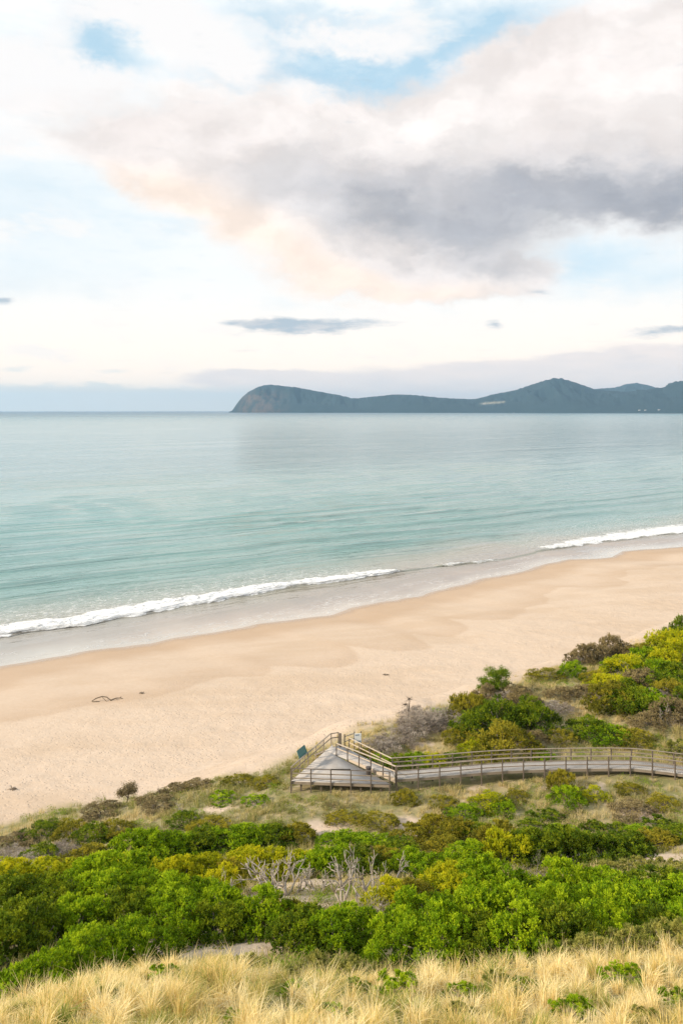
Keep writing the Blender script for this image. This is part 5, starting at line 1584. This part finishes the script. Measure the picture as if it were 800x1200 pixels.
# generic high cloud elsewhere, away from the framed part
gen = w.math('MULTIPLY', w.smooth(w.noise(w.mapping(PS, loc=(9, 9, 1)), 2.4, 6, 0.55), 0.5, 0.68), w.smooth(w.math('ABSOLUTE', AZ), 0.5, 0.9))
c = w.mix(w.math('MULTIPLY', gen, 0.6), c, kc(0.80, 0.78, 0.80))
wis = w.noise(w.mapping(P, scale=(1, 3.2, 1), rot=(0, 0, 0.25), loc=(8, 3, 1)), 7.0, 8, 0.62)
c = w.mix(w.math('MULTIPLY', w.smooth(wis, 0.50, 0.70, 0, 0.55), w.smooth(EL, 0.06, 0.2)), c, kc(0.74, 0.87, 0.95))
c = w.mix(w.smooth(wis, 0.47, 0.34, 0, 0.6), c, kc(1.05, 1.0, 0.96))
# top wisps
tw = total(PW, [(175, 8, 150, 40, 0, 1.2), (25, 60, 90, 75, 20, 1.1), (400, 38, 170, 34, 0, 0.9), (250, 60, 120, 36, -15, 0.9), (120, 100, 130, 40, 10, 0.9)])
twm = w.smooth(w.math('ADD', tw, w.math('MULTIPLY', fbc, 1.3)), 0.22, 0.75)
c = w.mix(twm, c, kc(0.97, 0.955, 0.95))
# main cloud
mc = total(PW, [(170, 160, 250, 70, 0, 0.8), (400, 180, 330, 105, 0, 1.2), (640, 160, 300, 130, 0, 1.2), (800, 130, 280, 170, 0, 1.3), (340, 262, 240, 85, -14, 1.1),
                (500, 305, 210, 70, -8, 1.2), (550, 338, 150, 40, -3, 1.2), (720, 60, 190, 80, 15, 0.9)])
mm = w.smooth(w.math('ADD', mc, w.math('MULTIPLY', fbc, 0.95)), 0.04, 0.82)
dk_ = total(PW, [(600, 220, 370, 70, 0, 0.85), (790, 240, 280, 62, 3, 1.1), (450, 245, 240, 60, -6, 0.55), (530, 290, 190, 50, -10, 0.65), (590, 325, 110, 36, -5, 0.5), (330, 185, 180, 60, 0, 0.28)])
dm = w.smooth(w.math('ADD', dk_, w.math('MULTIPLY', fbc, 0.6)), -0.05, 1.62)
pc = total(PL, [(270, 285, 210, 75, -18, 1.0), (480, 345, 220, 30, -4, 1.0), (190, 225, 150, 70, 0, 0.6), (350, 320, 130, 40, -12, 0.8)])
lightc = w.mix(w.smooth(fb1, 0.3, 0.7), kc(0.90, 0.83, 0.80), kc(1.02, 0.96, 0.93))
lightc = w.mix(w.smooth(w.math('ADD', pc, w.math('MULTIPLY', fbc, 0.9)), 0.1, 1.0, 0, 0.85), lightc, kc(1.08, 0.90, 0.77))
darkc = w.mix(w.smooth(fb1, 0.3, 0.7), kc(0.30, 0.335, 0.40), kc(0.43, 0.445, 0.49))
cc = w.mix(dm, lightc, darkc)
# billows: the side of each swelling turned to the sun is brighter
ra = w.noise(w.mapping(PW, scale=(1, 1.6, 1), loc=(1, 5, 2)), 8.0, 5, 0.5); rb = w.noise(w.mapping(PW, scale=(1, 1.6, 1), loc=(1.022, 4.965, 2)), 8.0, 5, 0.5)
rel = w.math('MULTIPLY', w.math('SUBTRACT', rb, ra), 0.65)
gain = w.math('ADD', 1.0, w.math('MAXIMUM', w.math('MINIMUM', rel, 0.085), -0.085))
cc = w.vmath('SCALE', cc, scale=gain)
c = w.mix(mm, c, cc)
# small dark lens clouds
ln = total(PL, [(362, 383, 120, 11, 1, 1.3), (330, 378, 80, 9, 4, 0.9), (3, 354, 18, 7, 0, 1.0), (785, 388, 60, 8, 5, 1.0), (580, 387, 16, 6, 0, 0.8), (735, 410, 26, 8, -5, 0.9), (640, 348, 50, 7, -10, .5)])
fb3 = w.noise(w.mapping(P, scale=(1, 5.5, 1), loc=(5, 1, 3)), 22.0, 6, 0.62)
lm = w.smooth(w.math('ADD', ln, w.math('MULTIPLY', w.math('SUBTRACT', fb3, 0.5), 1.5)), 0.12, 0.95, 0, 0.92)
c = w.mix(lm, c, w.mix(w.smooth(fb3, 0.35, 0.62), kc(0.66, 0.68, 0.71), kc(0.45, 0.55, 0.64)))
# stratus bank on the horizon
PH = w.vmath('ADD', w.mapping(P, scale=(1, 1, 1)), w.vmath('SCALE', centred(w.noise(w.mapping(P, scale=(1, 3.5, 1)), 9.0, 5, 0.6, 'Color')), scale=0.030))
bk = total(PH, [(520, 452, 420, 34, 2, 1.3), (720, 436, 260, 36, 2, 1.2), (300, 442, 110, 12, 0, 0.9), (790, 420, 100, 14, 0, .7)])
bm = w.smooth(bk, 0.12, 0.62, 0, 0.85)
c = w.mix(bm, c, w.mix(w.noise(w.mapping(P, scale=(1, 4, 1), loc=(2, 3, 0)), 14.0, 4, 0.55), kc(0.78, 0.77, 0.80), kc(1.10, 0.95, 0.87)))
b2 = total(PH, [(60, 476, 330, 30, 0, 1.6), (30, 458, 110, 14, 0, .8), (116, 456, 30, 7, 0, 1.0), (20, 428, 40, 6, 0, 0.7), (240, 468, 160, 20, 0, 1.0), (135, 438, 36, 4, 0, 0.6)])
c = w.mix(w.smooth(w.math('ADD', b2, w.math('MULTIPLY', w.math('SUBTRACT', fb3, 0.5), 0.5)), 0.15, 0.85, 0, 0.85), c, kc(0.90, 0.91, 0.87))
w.l.new(c, bg.inputs['Color'])

# ------------------------------------------------------------------ camera and output
cam = bpy.data.cameras.new('camera'); co = bpy.data.objects.new('camera', cam); C.objects.link(co)
cam.sensor_fit = 'HORIZONTAL'; cam.sensor_width = 24.0; cam.lens = 30.0
cam.shift_y = -(600 - HOR) / 800.0
cam.clip_start = 0.1; cam.clip_end = 60000
co.location = (0, 0, CAM_Z); co.rotation_euler = (R(90), 0, 0)
sc = bpy.context.scene
sc.camera = co
sc.render.engine = 'CYCLES'
sc.view_settings.view_transform = 'Standard'; sc.view_settings.look = 'None'; sc.view_settings.gamma = 1.0
sc.view_settings.use_curve_mapping = False
sc.view_settings.exposure = 0.66
sc.cycles.max_bounces = 5; sc.cycles.diffuse_bounces = 3; sc.cycles.glossy_bounces = 2; sc.cycles.transmission_bounces = 3; sc.cycles.volume_bounces = 0
sc.cycles.use_denoising = True
sc.render.film_transparent = False
